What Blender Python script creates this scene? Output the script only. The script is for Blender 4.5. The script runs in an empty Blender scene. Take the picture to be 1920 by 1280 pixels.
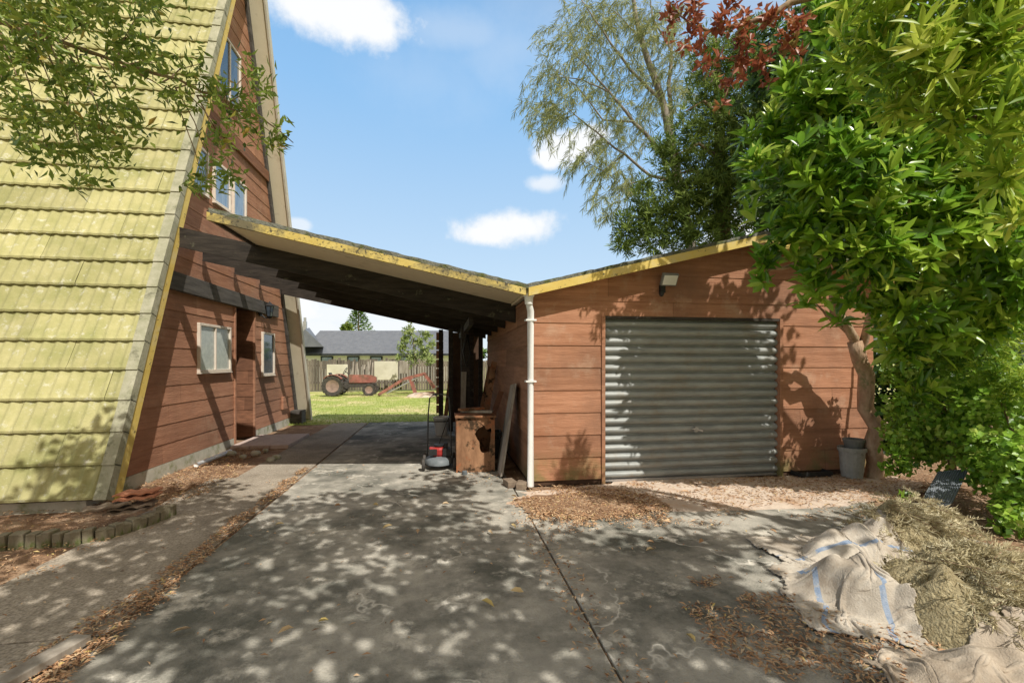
import bpy, math, random, time
import numpy as np
from mathutils import Vector, noise
random.seed(7); R = np.random.default_rng(11)
scn = bpy.context.scene; C = scn.collection
TH = math.radians(8.67); cT, sT = math.cos(TH), math.sin(TH); EH = 1.55; FP = 853.0
SA, SB = -.35, .70      # shadow displacement per metre of height

def W(px, py, d):
    lat = (px-960)/FP*d
    return Vector((lat*cT+d*sT, -lat*sT+d*cT, EH-(py-678)*d/FP))
def G(px, py):
    d = FP*EH/(py-678); v = W(px, py, d); v.z = 0; return v

# ---------------------------------------------------------------- materials
def nt(name):
    m = bpy.data.materials.new(name); m.use_nodes = True
    t = m.node_tree; return m, t, t.nodes, t.links, t.nodes['Principled BSDF']
def ramp(N, stops):
    r = N.new('ShaderNodeValToRGB'); e = r.color_ramp.elements
    while len(e) < len(stops): e.new(.5)
    for i, (p, c) in enumerate(stops):
        e[i].position = p; e[i].color = (c[0], c[1], c[2], 1)
    return r
def M(name, c1, c2, nscale=5, stretch=(1,1,1), rough=.8, bump=.25, bscale=None, metal=0, c3=None, c3scale=1.2, c3lo=.5, c3hi=.62, c4=None, c4scale=6, c4lo=.6, c4hi=.66, tint=0.0, spec=.3, crack=None, bdist=.01, low=None):
    m, t, N, L, P = nt(name)
    tc = N.new('ShaderNodeTexCoord'); mp = N.new('ShaderNodeMapping'); mp.inputs['Scale'].default_value = stretch
    L.new(tc.outputs['Object'], mp.inputs['Vector'])
    n1 = N.new('ShaderNodeTexNoise'); n1.inputs['Scale'].default_value = nscale; n1.inputs['Detail'].default_value = 8; n1.inputs['Roughness'].default_value = .65
    L.new(mp.outputs[0], n1.inputs['Vector'])
    r1 = ramp(N, [(.32, c1), (.68, c2)]); L.new(n1.outputs['Fac'], r1.inputs[0]); col = r1.outputs[0]
    def over(col, c, sc, lo, hi, src=None, by=None):
        n = N.new('ShaderNodeTexNoise'); n.inputs['Scale'].default_value = sc; n.inputs['Detail'].default_value = 9; n.inputs['Roughness'].default_value = .7
        L.new((src or tc.outputs['Object']), n.inputs['Vector'])
        rr = ramp(N, [(lo, (0,0,0)), (hi, (1,1,1))]); L.new(n.outputs['Fac'], rr.inputs[0]); fac = rr.outputs[0]
        if by is not None:
            mu = N.new('ShaderNodeMath'); mu.operation = 'MULTIPLY'; L.new(fac, mu.inputs[0]); L.new(by, mu.inputs[1]); fac = mu.outputs[0]
        mx = N.new('ShaderNodeMix'); mx.data_type = 'RGBA'
        L.new(fac, mx.inputs[0]); L.new(col, mx.inputs[6]); mx.inputs[7].default_value = (*c, 1)
        return mx.outputs[2]
    if c3: col = over(col, c3, c3scale, c3lo, c3hi)
    if c4: col = over(col, c4, c4scale, c4lo, c4hi)
    if low:    # (colour, height below which it grows): damp green staining near the ground
        sp = N.new('ShaderNodeSeparateXYZ'); L.new(tc.outputs['Object'], sp.inputs[0])
        mr = N.new('ShaderNodeMapRange'); mr.inputs['From Min'].default_value = low[1]; mr.inputs['From Max'].default_value = .0; L.new(sp.outputs['Z'], mr.inputs['Value'])
        col = over(col, low[0], 2.5, .42, .62, by=mr.outputs[0])
    if crack:
        n = N.new('ShaderNodeTexNoise'); n.inputs['Scale'].default_value = crack[1]; n.inputs['Detail'].default_value = 5
        L.new(tc.outputs['Object'], n.inputs['Vector'])
        rr = ramp(N, [(.494, (0,0,0)), (.5, (1,1,1)), (.506, (0,0,0))]); L.new(n.outputs['Fac'], rr.inputs[0])
        n2 = N.new('ShaderNodeTexNoise'); n2.inputs['Scale'].default_value = 1.3; L.new(tc.outputs['Object'], n2.inputs['Vector'])
        r2 = ramp(N, [(.5, (0,0,0)), (.6, (.8,.8,.8))]); L.new(n2.outputs['Fac'], r2.inputs[0])
        mu = N.new('ShaderNodeMath'); mu.operation = 'MULTIPLY'; L.new(rr.outputs[0], mu.inputs[0]); L.new(r2.outputs[0], mu.inputs[1])
        mx = N.new('ShaderNodeMix'); mx.data_type = 'RGBA'; L.new(mu.outputs[0], mx.inputs[0]); L.new(col, mx.inputs[6]); mx.inputs[7].default_value = (*crack[0], 1); col = mx.outputs[2]
    if tint:
        at = N.new('ShaderNodeAttribute'); at.attribute_name = 'tint'
        mr = N.new('ShaderNodeMapRange'); mr.inputs['To Min'].default_value = 1-tint; mr.inputs['To Max'].default_value = 1+tint
        L.new(at.outputs['Fac'], mr.inputs['Value'])
        hs = N.new('ShaderNodeHueSaturation'); L.new(mr.outputs[0], hs.inputs['Value']); L.new(col, hs.inputs['Color']); col = hs.outputs[0]
    L.new(col, P.inputs['Base Color']); P.inputs['Roughness'].default_value = rough; P.inputs['Metallic'].default_value = metal
    P.inputs['Specular IOR Level'].default_value = spec
    if bump:
        bn = N.new('ShaderNodeTexNoise'); bn.inputs['Scale'].default_value = bscale or nscale*4; bn.inputs['Detail'].default_value = 6
        L.new(mp.outputs[0], bn.inputs['Vector'])
        b = N.new('ShaderNodeBump'); b.inputs['Strength'].default_value = bump; b.inputs['Distance'].default_value = bdist
        L.new(bn.outputs['Fac'], b.inputs['Height']); L.new(b.outputs[0], P.inputs['Normal'])
    return m
def LM(name, cols, rough=.45, trans=.35, spec=.4):
    m, t, N, L, P = nt(name)
    at = N.new('ShaderNodeAttribute'); at.attribute_name = 'tint'
    k = len(cols); r = ramp(N, [(i/(k-1), c) for i, c in enumerate(cols)]); L.new(at.outputs['Fac'], r.inputs[0])
    L.new(r.outputs[0], P.inputs['Base Color']); P.inputs['Roughness'].default_value = rough; P.inputs['Specular IOR Level'].default_value = spec
    if trans:
        tr = N.new('ShaderNodeBsdfTranslucent'); g = N.new('ShaderNodeGamma'); g.inputs[1].default_value = .85
        L.new(r.outputs[0], g.inputs[0]); L.new(g.outputs[0], tr.inputs[0])
        mx = N.new('ShaderNodeMixShader'); mx.inputs[0].default_value = trans
        L.new(P.outputs[0], mx.inputs[1]); L.new(tr.outputs[0], mx.inputs[2]); L.new(mx.outputs[0], N['Material Output'].inputs[0])
    return m
mt = {}
mt['tile'] = M('mossy_tile', (.30,.29,.125), (.44,.41,.21), 3, rough=.95, bump=.5, bscale=60, c3=(.245,.255,.095), c3scale=1.4, c3lo=.5, c3hi=.75, c4=(.52,.51,.40), c4scale=11, c4lo=.56, c4hi=.7, tint=.12)
mt['trim'] = M('mossy_trim', (.26,.26,.17), (.40,.385,.29), 8, rough=.9, bump=.4, bscale=60, c4=(.1,.1,.06), c4scale=5, c4lo=.55, c4hi=.7)
mt['yellow'] = M('yellow_paint', (.58,.42,.10), (.66,.51,.16), 6, rough=.7, bump=.2, c3=(.55,.45,.24), c3scale=3, c3lo=.52, c3hi=.7, c4=(.10,.085,.05), c4scale=14, c4lo=.60, c4hi=.65)
mt['flake'] = M('flaking_yellow_paint', (.52,.39,.10), (.62,.49,.17), 6, rough=.7, bump=.3, c3=(.14,.12,.07), c3scale=1.6, c3lo=.50, c3hi=.62, c4=(.07,.06,.04), c4scale=26, c4lo=.55, c4hi=.6)
mt['cream'] = M('cream_paint', (.62,.55,.40), (.70,.63,.48), 3, rough=.6, bump=.1, c4=(.4,.33,.22), c4scale=3, c4lo=.56, c4hi=.75)
mt['greycream'] = M('old_barge_paint', (.45,.42,.35), (.6,.56,.47), 4, rough=.7, bump=.1)
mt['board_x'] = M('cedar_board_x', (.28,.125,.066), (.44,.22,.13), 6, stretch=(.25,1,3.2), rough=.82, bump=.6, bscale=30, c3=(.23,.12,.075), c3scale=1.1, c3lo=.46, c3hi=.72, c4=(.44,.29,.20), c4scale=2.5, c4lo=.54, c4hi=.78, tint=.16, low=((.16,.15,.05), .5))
mt['board_y'] = M('cedar_board_y', (.28,.13,.075), (.43,.22,.135), 6, stretch=(1,.25,3.2), rough=.82, bump=.6, bscale=30, c3=(.23,.12,.075), c3scale=.9, c3lo=.46, c3hi=.75, c4=(.42,.27,.18), c4scale=1.7, c4lo=.56, c4hi=.8, tint=.15)
mt['board_dark'] = M('dark_and_shaded_board', (.13,.06,.035), (.25,.115,.065), 6, stretch=(1,.25,3.2), rough=.8, bump=.5, bscale=30, tint=.25)  # dark timber tone; on the entry recess boards it paints in their shade
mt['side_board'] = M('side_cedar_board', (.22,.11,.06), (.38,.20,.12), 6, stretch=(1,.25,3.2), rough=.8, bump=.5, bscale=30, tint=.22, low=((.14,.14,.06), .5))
mt['back'] = M('dark_backing', (.05,.028,.016), (.09,.05,.03), 5, bump=0)
mt['darkwood'] = M('black_stained_timber', (.018,.015,.013), (.06,.048,.038), 6, stretch=(.4,1,3), rough=.75, bump=.4, c4=(.16,.15,.12), c4scale=4, c4lo=.58, c4hi=.72)
mt['rafter'] = M('weathered_rafter', (.014,.011,.009), (.05,.04,.032), 7, stretch=(.4,1,3), rough=.8, bump=.4, c4=(.14,.14,.09), c4scale=5, c4lo=.6, c4hi=.72)
mt['greybeam'] = M('grey_beam', (.05,.045,.04), (.12,.11,.10), 6, stretch=(1,.3,3), rough=.8, bump=.4)
mt['roofing'] = M('mossy_roofing', (.07,.072,.055), (.20,.20,.165), 14, rough=.95, bump=1, bscale=40, bdist=.03, c4=(.08,.09,.03), c4scale=6, c4lo=.5, c4hi=.6)
mt['white'] = M('white_paint', (.72,.72,.7), (.82,.82,.8), 4, rough=.45, bump=.05)
mt['frame'] = M('window_frame_paint', (.62,.53,.44), (.74,.66,.57), 6, rough=.5, bump=.05)
mt['frost'] = M('obscure_glass', (.36,.40,.38), (.52,.56,.52), 14, rough=.25, bump=.3, bscale=60, spec=.6)
mt['glass'] = M('dark_glass', (.03,.04,.05), (.10,.13,.17), 2, rough=.06, bump=0, spec=1.0)
mt['glassblue'] = M('curtained_glass', (.12,.2,.33), (.30,.38,.48), 3, stretch=(1,6,1), rough=.08, bump=0, spec=1.0)
mt['steel'] = M('weathered_zinc', (.215,.23,.225), (.33,.345,.33), 4, stretch=(1,1,5), rough=.5, metal=.1, bump=.12, bscale=40, c4=(.25,.225,.18), c4scale=3, c4lo=.52, c4hi=.72, spec=.45)
mt['galv'] = M('galvanised', (.4,.4,.4), (.55,.55,.55), 8, rough=.4, metal=.8, bump=.05)
mt['black'] = M('black_plastic', (.012,.012,.012), (.03,.03,.03), 8, rough=.5, bump=.1)
mt['rubber'] = M('old_rubber', (.03,.028,.026), (.10,.09,.08), 8, rough=.9, bump=.3)
mt['concrete'] = M('drive_concrete', (.27,.255,.22), (.48,.45,.385), 4, rough=.95, bump=.9, bscale=70, bdist=.010, c3=(.13,.13,.11), c3scale=.85, c3lo=.44, c3hi=.60, c4=(.60,.56,.48), c4scale=2.6, c4lo=.55, c4hi=.66, crack=((.72,.68,.60), .9), spec=.15)
mt['path'] = M('exposed_aggregate', (.19,.16,.125), (.49,.43,.35), 55, rough=.95, bump=.8, bscale=90, bdist=.006, c3=(.18,.155,.12), c3scale=1.3, c3lo=.45, c3hi=.7, spec=.15)
mt['found'] = M('foundation', (.38,.37,.30), (.52,.5,.42), 7, rough=.9, bump=.3, c4=(.2,.22,.1), c4scale=4, c4lo=.5, c4hi=.65)
mt['pink'] = M('pink_paver', (.42,.32,.28), (.54,.43,.38), 10, rough=.8, bump=.2)
mt['soil'] = M('leafy_soil', (.15,.085,.05), (.36,.23,.14), 40, rough=1, bump=1, bscale=60, bdist=.02, c3=(.46,.33,.22), c3scale=3, c3lo=.5, c3hi=.65)
mt['dust'] = M('pale_dirt', (.48,.38,.30), (.66,.56,.46), 12, rough=1, bump=.6, bscale=60, c3=(.44,.29,.19), c3scale=3, c3lo=.5, c3hi=.64)
mt['waste'] = M('dry_waste', (.24,.19,.10), (.48,.41,.25), 30, rough=1, bump=1, bscale=70, bdist=.03)
mt['grass'] = M('lawn_turf', (.22,.28,.06), (.38,.42,.12), 3, rough=1, bump=.8, bscale=60, c3=(.55,.47,.25), c3scale=.45, c3lo=.47, c3hi=.62)
mt['brick'] = M('edging_brick', (.17,.15,.10), (.30,.26,.19), 14, rough=.95, bump=.5, c4=(.12,.14,.05), c4scale=7, c4lo=.5, c4hi=.62, tint=.2)
mt['terra'] = M('terracotta', (.38,.15,.08), (.52,.24,.14), 9, rough=.8, bump=.3, c4=(.3,.25,.15), c4scale=8, c4lo=.6, c4hi=.7)
mt['oldtile'] = M('grey_tile', (.14,.10,.075), (.27,.21,.15), 9, rough=.9, bump=.4)
mt['bark'] = M('bark', (.17,.11,.065), (.36,.26,.17), 12, stretch=(1,1,.4), rough=.95, bump=.9, bscale=25, bdist=.02)
mt['bark_red'] = M('reddish_bark', (.30,.17,.10), (.56,.40,.27), 9, stretch=(1,1,.4), rough=.9, bump=.9, bscale=25, bdist=.02, c4=(.16,.18,.07), c4scale=5, c4lo=.55, c4hi=.68)
mt['bark_grey'] = M('grey_bark', (.16,.14,.12), (.32,.28,.24), 6, rough=.95, bump=.5)
mt['rustwood'] = M('rotten_wood', (.13,.06,.03), (.40,.22,.12), 5, stretch=(1,1,.35), rough=.9, bump=1, bscale=14, bdist=.02, c3=(.34,.12,.05), c3scale=4, c3lo=.5, c3hi=.62, c4=(.05,.03,.015), c4scale=6, c4lo=.52, c4hi=.6)
mt['greywood'] = M('grey_timber', (.20,.17,.14), (.42,.38,.32), 8, stretch=(1,1,.2), rough=.9, bump=.5)
mt['fence'] = M('fence_timber', (.09,.075,.06), (.21,.18,.15), 5, stretch=(4,1,.5), rough=.95, bump=.4, tint=.4)
mt['panel'] = M('cream_panel', (.55,.52,.40), (.7,.67,.55), 2, rough=.8, bump=.1)
mt['red'] = M('faded_red_paint', (.22,.07,.055), (.40,.17,.135), 5, rough=.8, bump=.1, c4=(.17,.10,.07), c4scale=3, c4lo=.46, c4hi=.6)
mt['rimpaint'] = M('dirty_rim_paint', (.20,.14,.12), (.36,.25,.21), 6, rough=.8, bump=.1)
mt['redshine'] = M('red_enamel', (.30,.02,.02), (.44,.05,.04), 5, rough=.5, bump=0)
mt['bluegrey'] = M('blue_grey_deck', (.12,.14,.15), (.20,.22,.235), 5, rough=.6, bump=.1)
mt['slate'] = M('charcoal_roof', (.12,.13,.15), (.165,.175,.195), 3, rough=.5, bump=0)
mt['gutter'] = M('dark_gutter', (.03,.035,.04), (.05,.055,.06), 3, rough=.4, bump=0)
mt['sack'] = M('woven_sack', (.41,.36,.295), (.58,.525,.445), 5, rough=1, bump=1, bscale=110, bdist=.006, c3=(.30,.25,.195), c3scale=4, c3lo=.46, c3hi=.68, c4=(.23,.185,.14), c4scale=10, c4lo=.58, c4hi=.72, spec=.05)
mt['sackblue'] = M('blue_sack_stripe', (.19,.26,.38), (.36,.40,.46), 18, rough=1, bump=.6, bscale=110, spec=.05, c3=(.46,.42,.36), c3scale=9, c3lo=.54, c3hi=.62)
mt['sackbrown'] = M('brown_sack', (.34,.28,.215), (.50,.43,.345), 5, rough=1, bump=1, bscale=110, bdist=.006, c3=(.24,.19,.14), c3scale=4, c3lo=.46, c3hi=.68, spec=.05)
mt['panelgrey'] = M('blue_grey_panel', (.38,.41,.48), (.50,.53,.60), 6, rough=.5, bump=.1)
mt['pot'] = M('grey_pot', (.12,.12,.11), (.2,.2,.18), 6, rough=.7, bump=.2)
mt['potgrey'] = M('weathered_pot', (.24,.235,.21), (.38,.37,.33), 7, rough=.85, bump=.3, c4=(.14,.14,.10), c4scale=5, c4lo=.54, c4hi=.66)
mt['tubing'] = M('dark_tubing', (.05,.05,.05), (.09,.09,.085), 6, rough=.5, bump=0)
mt['lamp'] = M('lamp_glass', (.6,.6,.55), (.75,.75,.7), 4, rough=.2, bump=0)
L_gloss = LM('glossy_leaf', [(.05,.13,.012), (.13,.29,.02), (.28,.46,.035), (.48,.59,.09)], .28, .42, .6)
L_lance = LM('lance_leaf', [(.08,.18,.012), (.24,.39,.025), (.42,.52,.05), (.62,.64,.12)], .4, .45)
L_red = LM('bronze_leaf', [(.12,.035,.02), (.28,.07,.035), (.40,.12,.05), (.26,.24,.06)], .4, .4)
L_ivy = LM('ivy_leaf', [(.06,.14,.015), (.16,.32,.025), (.29,.48,.05), (.46,.56,.12)], .4, .38)
L_olive = LM('olive_leaf', [(.07,.11,.015), (.17,.25,.03), (.30,.38,.06), (.50,.30,.06)], .45, .4)
L_dark = LM('dark_leaf', [(.02,.045,.01), (.05,.11,.016), (.10,.19,.025), (.17,.28,.04)], .5, .25)
L_shade = LM('broad_leaf', [(.02,.045,.01), (.045,.10,.016), (.09,.17,.025)], .5, 0)
L_con = LM('conifer_spray', [(.05,.085,.013), (.10,.16,.022), (.19,.27,.04), (.32,.40,.09)], .6, .3)
L_cas = LM('she_oak_needle', [(.14,.17,.06), (.26,.30,.11), (.38,.40,.17), (.50,.48,.25)], .6, .42)
L_lit = LM('fallen_leaf', [(.17,.09,.05), (.38,.21,.11), (.54,.34,.19), (.62,.47,.30), (.58,.45,.15)], .75, .1)
L_straw = LM('dry_needle', [(.30,.25,.13), (.50,.43,.25), (.64,.57,.37), (.74,.68,.48)], .8, .25)
L_grass = LM('grass_blade', [(.22,.30,.05), (.36,.44,.09), (.52,.52,.18)], .6, .3)
L_pale = LM('pale_leaf', [(.18,.25,.07), (.32,.40,.14), (.46,.50,.22)], .5, .4)

# ---------------------------------------------------------------- mesh builders
class MB:
    def __init__(s): s.V, s.F, s.T, s.I = [], [], [], []
    def add(s, vs, fs, tint=.5, m=0):
        o = len(s.V); s.V += [tuple(v) for v in vs]; s.T += [tint]*len(vs)
        for f in fs: s.F.append(tuple(i+o for i in f)); s.I.append(m)
        return s
    def box(s, x0, x1, y0, y1, z0, z1, tint=.5, m=0):
        return s.add([(x,y,z) for z in (z0,z1) for y in (y0,y1) for x in (x0,x1)],
              [(0,2,3,1),(4,5,7,6),(0,1,5,4),(2,6,7,3),(0,4,6,2),(1,3,7,5)], tint, m)
    def obox(s, c, ax, h, tint=.5, m=0):
        c = Vector(c); a = [Vector(v).normalized()*k for v, k in zip(ax, h)]
        vs = [c+a[0]*i+a[1]*j+a[2]*k for k in (-1,1) for j in (-1,1) for i in (-1,1)]
        return s.add(vs, [(0,2,3,1),(4,5,7,6),(0,1,5,4),(2,6,7,3),(0,4,6,2),(1,3,7,5)], tint, m)
    def beam(s, p0, p1, w, h, tint=.5, m=0, up=(0,0,1)):
        p0, p1 = Vector(p0), Vector(p1); d = (p1-p0); l = d.length; d.normalize(); up = Vector(up)
        if abs(d.dot(up)) > .98: up = Vector((0,1,0))
        sd = d.cross(up).normalized(); u = sd.cross(d)
        return s.obox((p0+p1)/2, (d, sd, u), (l/2, w/2, h/2), tint, m)
    def tube(s, pts, rad, n=8, cap=True, tint=.5, m=0):
        pts = [Vector(p) for p in pts]
        if not hasattr(rad, '__len__'): rad = [rad]*len(pts)
        vs = []; ref = Vector((.13,.21,.97))
        for i, p in enumerate(pts):
            d = (pts[min(i+1,len(pts)-1)]-pts[max(i-1,0)]).normalized()
            if abs(d.dot(ref)) > .97: a = d.cross(Vector((1,0,0))).normalized()
            else: a = d.cross(ref).normalized()
            b = d.cross(a)
            for k in range(n):
                t = 2*math.pi*k/n; vs.append(p+(a*math.cos(t)+b*math.sin(t))*rad[i])
        fs = [(i*n+k, i*n+(k+1)%n, (i+1)*n+(k+1)%n, (i+1)*n+k) for i in range(len(pts)-1) for k in range(n)]
        if cap: fs += [tuple(range(n)), tuple(range((len(pts)-1)*n, len(pts)*n))]
        return s.add(vs, fs, tint, m)
    def extr(s, pts, vec, tint=.5, m=0):
        n = len(pts); vec = Vector(vec); vs = [Vector(p) for p in pts]; vs += [v+vec for v in vs]
        return s.add(vs, [tuple(range(n)), tuple(range(n,2*n))]+[(i,(i+1)%n,n+(i+1)%n,n+i) for i in range(n)], tint, m)
    def lathe(s, c, prof, n=20, tint=.5, m=0, axis='z'):
        c = Vector(c); vs = []
        for r, h in prof:
            for k in range(n):
                t = 2*math.pi*k/n; a, b = r*math.cos(t), r*math.sin(t)
                vs.append(c+(Vector((a,b,h)) if axis == 'z' else Vector((a,h,b)) if axis == 'y' else Vector((h,a,b))))
        return s.add(vs, [(i*n+k, i*n+(k+1)%n, (i+1)*n+(k+1)%n, (i+1)*n+k) for i in range(len(prof)-1) for k in range(n)], tint, m)
    def build(s, name, mats, parent=None, smooth=False, bevel=0, **kw):
        me = bpy.data.meshes.new(name); me.from_pydata(s.V, [], s.F)
        for mm in (mats if isinstance(mats, (list,tuple)) else [mats]): me.materials.append(mm)
        me.polygons.foreach_set('material_index', s.I)
        a = me.attributes.new('tint', 'FLOAT', 'POINT'); a.data.foreach_set('value', s.T)
        if smooth: me.polygons.foreach_set('use_smooth', [True]*len(me.polygons))
        me.update(); o = bpy.data.objects.new(name, me); C.objects.link(o)
        if parent:
            o.parent = parent
            if parent.type == 'EMPTY': o.location = -parent.location
        if bevel:
            b = o.modifiers.new('b', 'BEVEL'); b.width = bevel; b.segments = 2; b.limit_method = 'ANGLE'
        for k, v in kw.items(): o[k] = v
        return o
def thing(name, label, cat, loc=(0,0,0), group=None):
    o = bpy.data.objects.new(name, None); C.objects.link(o); o.location = loc; o['label'] = label; o['category'] = cat
    if group: o['group'] = group
    return o
def tag(o, label, cat, group=None, kind=None):
    o['label'] = label; o['category'] = cat
    if group: o['group'] = group
    if kind: o['kind'] = kind
    return o
def nrmz(a): return a/np.maximum(np.linalg.norm(a, axis=1, keepdims=True), 1e-9)
def leaves(name, pos, d, n, Ln, Wd, mat, parent=None, tint=None, droop=.15, fold=.25, big=False):
    N_ = len(pos); d = nrmz(d); n = nrmz(n-d*np.sum(n*d,1,keepdims=True)); s = np.cross(d, n)
    Ln = np.broadcast_to(Ln, (N_,))[:,None]; Wd = np.broadcast_to(Wd, (N_,))[:,None]
    P = lambda t, w, f=0: pos + d*t*Ln + s*w*Wd*.5 - n*(droop*t*t*Ln) + n*(f*Wd*fold)
    if big:
        vs = [P(0,0), P(.3,-.9,1), P(.3,0), P(.3,.9,1), P(.68,-.85,1), P(.68,0), P(.68,.85,1), P(1,0)]
        fi = [0,2,1, 0,3,2, 1,2,5,4, 2,3,6,5, 4,5,7, 5,6,7]; tot = [3,3,4,4,3,3]; k = 8
    else:
        vs = [P(0,0), P(.45,-1,1), P(1,0), P(.45,1,1)]; fi = [0,2,1, 0,3,2]; tot = [3,3]; k = 4
    co = np.stack(vs, 1).reshape(-1,3)
    lv = (np.arange(N_)[:,None]*k+np.array(fi)[None]).ravel(); st = np.concatenate([[0], np.cumsum(tot)[:-1]])
    ls = (np.arange(N_)[:,None]*len(fi)+st[None]).ravel()
    me = bpy.data.meshes.new(name); me.vertices.add(len(co)); me.vertices.foreach_set('co', co.astype(np.float32).ravel())
    me.loops.add(len(lv)); me.loops.foreach_set('vertex_index', lv.astype(np.int32))
    me.polygons.add(len(ls)); me.polygons.foreach_set('loop_start', ls.astype(np.int32))
    me.update(calc_edges=True)
    if tint is None: tint = np.clip(R.normal(.5,.22,N_),0,1)
    a = me.attributes.new('tint', 'FLOAT', 'POINT'); a.data.foreach_set('value', np.repeat(tint, k).astype(np.float32))
    me.materials.append(mat); o = bpy.data.objects.new(name, me); C.objects.link(o)
    if parent:
        o.parent = parent; o.location = -parent.location
    return o
def rosettes(cen, dr, n, spread=(.6,1.7)):
    K = len(cen); dr = nrmz(dr); a = nrmz(np.cross(dr, R.normal(size=(K,3)))); b = np.cross(dr, a)
    ph = (np.arange(n)[None]*2.399+R.uniform(0,6.28,(K,1)))+R.normal(0,.25,(K,n)); th = R.uniform(spread[0], spread[1], (K,n))
    perp = a[:,None]*np.cos(ph)[...,None]+b[:,None]*np.sin(ph)[...,None]
    D = dr[:,None]*np.cos(th)[...,None]+perp*np.sin(th)[...,None]
    Nn = dr[:,None]*np.sin(th)[...,None]-perp*np.cos(th)[...,None]+R.normal(0,.2,(K,n,3))
    P = np.repeat(cen[:,None], n, 1)+perp*.01-dr[:,None]*R.uniform(0,.14,(K,n,1))
    return P.reshape(-1,3), D.reshape(-1,3), Nn.reshape(-1,3)
def blobpts(blobs, dens, flat=.8, shell=.5, up=.45):
    P, D = [], []
    for px, py, d, r in blobs:
        c = np.array(W(px,py,d)); rr = r*d/FP; k = max(2, int(dens*(r/50)**2))
        v = nrmz(R.normal(size=(k,3))); rad = rr*(shell+(1-shell)*R.random((k,1)))*R.uniform(.75,1.25,(k,1))
        P.append(c+v*rad*np.array([1,flat,1])); D.append(v+np.array([-.1,-.35,up])+R.normal(0,.3,(k,3)))
    return np.concatenate(P), np.concatenate(D)
def limb(mb, pts, r0, r1, n=7, jit=.0):
    pts = [Vector(p) for p in pts]; out = []
    for i in range(len(pts)-1):
        for t in (0,.33,.66): out.append(pts[i].lerp(pts[i+1], t)+Vector((random.gauss(0,jit),random.gauss(0,jit),random.gauss(0,jit))))
    out.append(pts[-1]); k = len(out)
    mb.tube(out, [r0+(r1-r0)*i/(k-1) for i in range(k)], n)
def gz(px, py, z=0): 
    q = G(px,py); q.z = z; return q

# ================================================================ SACKS: sheets settled over the waste heaps (small relaxation solver)
MD = [('mound of dry garden waste beside the large striped sack', 3.14, 2.30, .54, .54, .32, 1), ('low heap of dry waste on the rear sack', 3.92, 3.36, .55, .30, .26, 2),
      ('lump of waste filling the large striped sack', 2.68, 2.62, .25, .34, .24, 3), ('lump of waste filling the flattened rear sack', 3.28, 3.22, .42, .22, .18, 4), ('lump of waste in the brown corner sack', 2.62, 1.84, .42, .18, .11, 5)]
def mz(x, y, cx, cy, rx, ry, h, seed):
    q = math.hypot((x-cx)/rx, (y-cy)/ry)
    return h*(1-q**2.2)*(1+.7*noise.noise(Vector(((x-cx)*7+seed,(y-cy)*7,seed)))) if q < 1 else -.01
for lb, cx, cy, rx, ry, h, seed in MD:
    n, r_ = 36, 12
    vs = [(cx+rx*i/r_*math.cos(6.2832*k/n), cy+ry*i/r_*math.sin(6.2832*k/n), mz(cx+rx*i/r_*math.cos(6.2832*k/n)*.999, cy+ry*i/r_*math.sin(6.2832*k/n)*.999, cx, cy, rx, ry, h, seed)) for i in range(r_+1) for k in range(n)]
    tag(MB().add(vs, [(i*n+k,(i+1)*n+k,(i+1)*n+(k+1)%n,i*n+(k+1)%n) for i in range(r_) for k in range(n)]).build('garden_waste', mt['waste'], smooth=True), lb, 'garden waste', kind='stuff')
HX, HY, HR = 1.7, 1.3, .02; HN, HM = 160, 140; Hg = np.zeros((HM, HN))
for j in range(HM):
    for i in range(HN):
        x, y = HX+i*HR, HY+j*HR; Hg[j,i] = max([.006]+[mz(x,y,*m_[1:]) for m_ in MD])
def Hs(x, y):
    u = np.clip((x-HX)/HR, 0, HN-1.01); v = np.clip((y-HY)/HR, 0, HM-1.01); i = u.astype(int); j = v.astype(int); a = u-i; b = v-j
    return Hg[j,i]*(1-a)*(1-b)+Hg[j,i+1]*a*(1-b)+Hg[j+1,i]*(1-a)*b+Hg[j+1,i+1]*a*b
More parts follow.
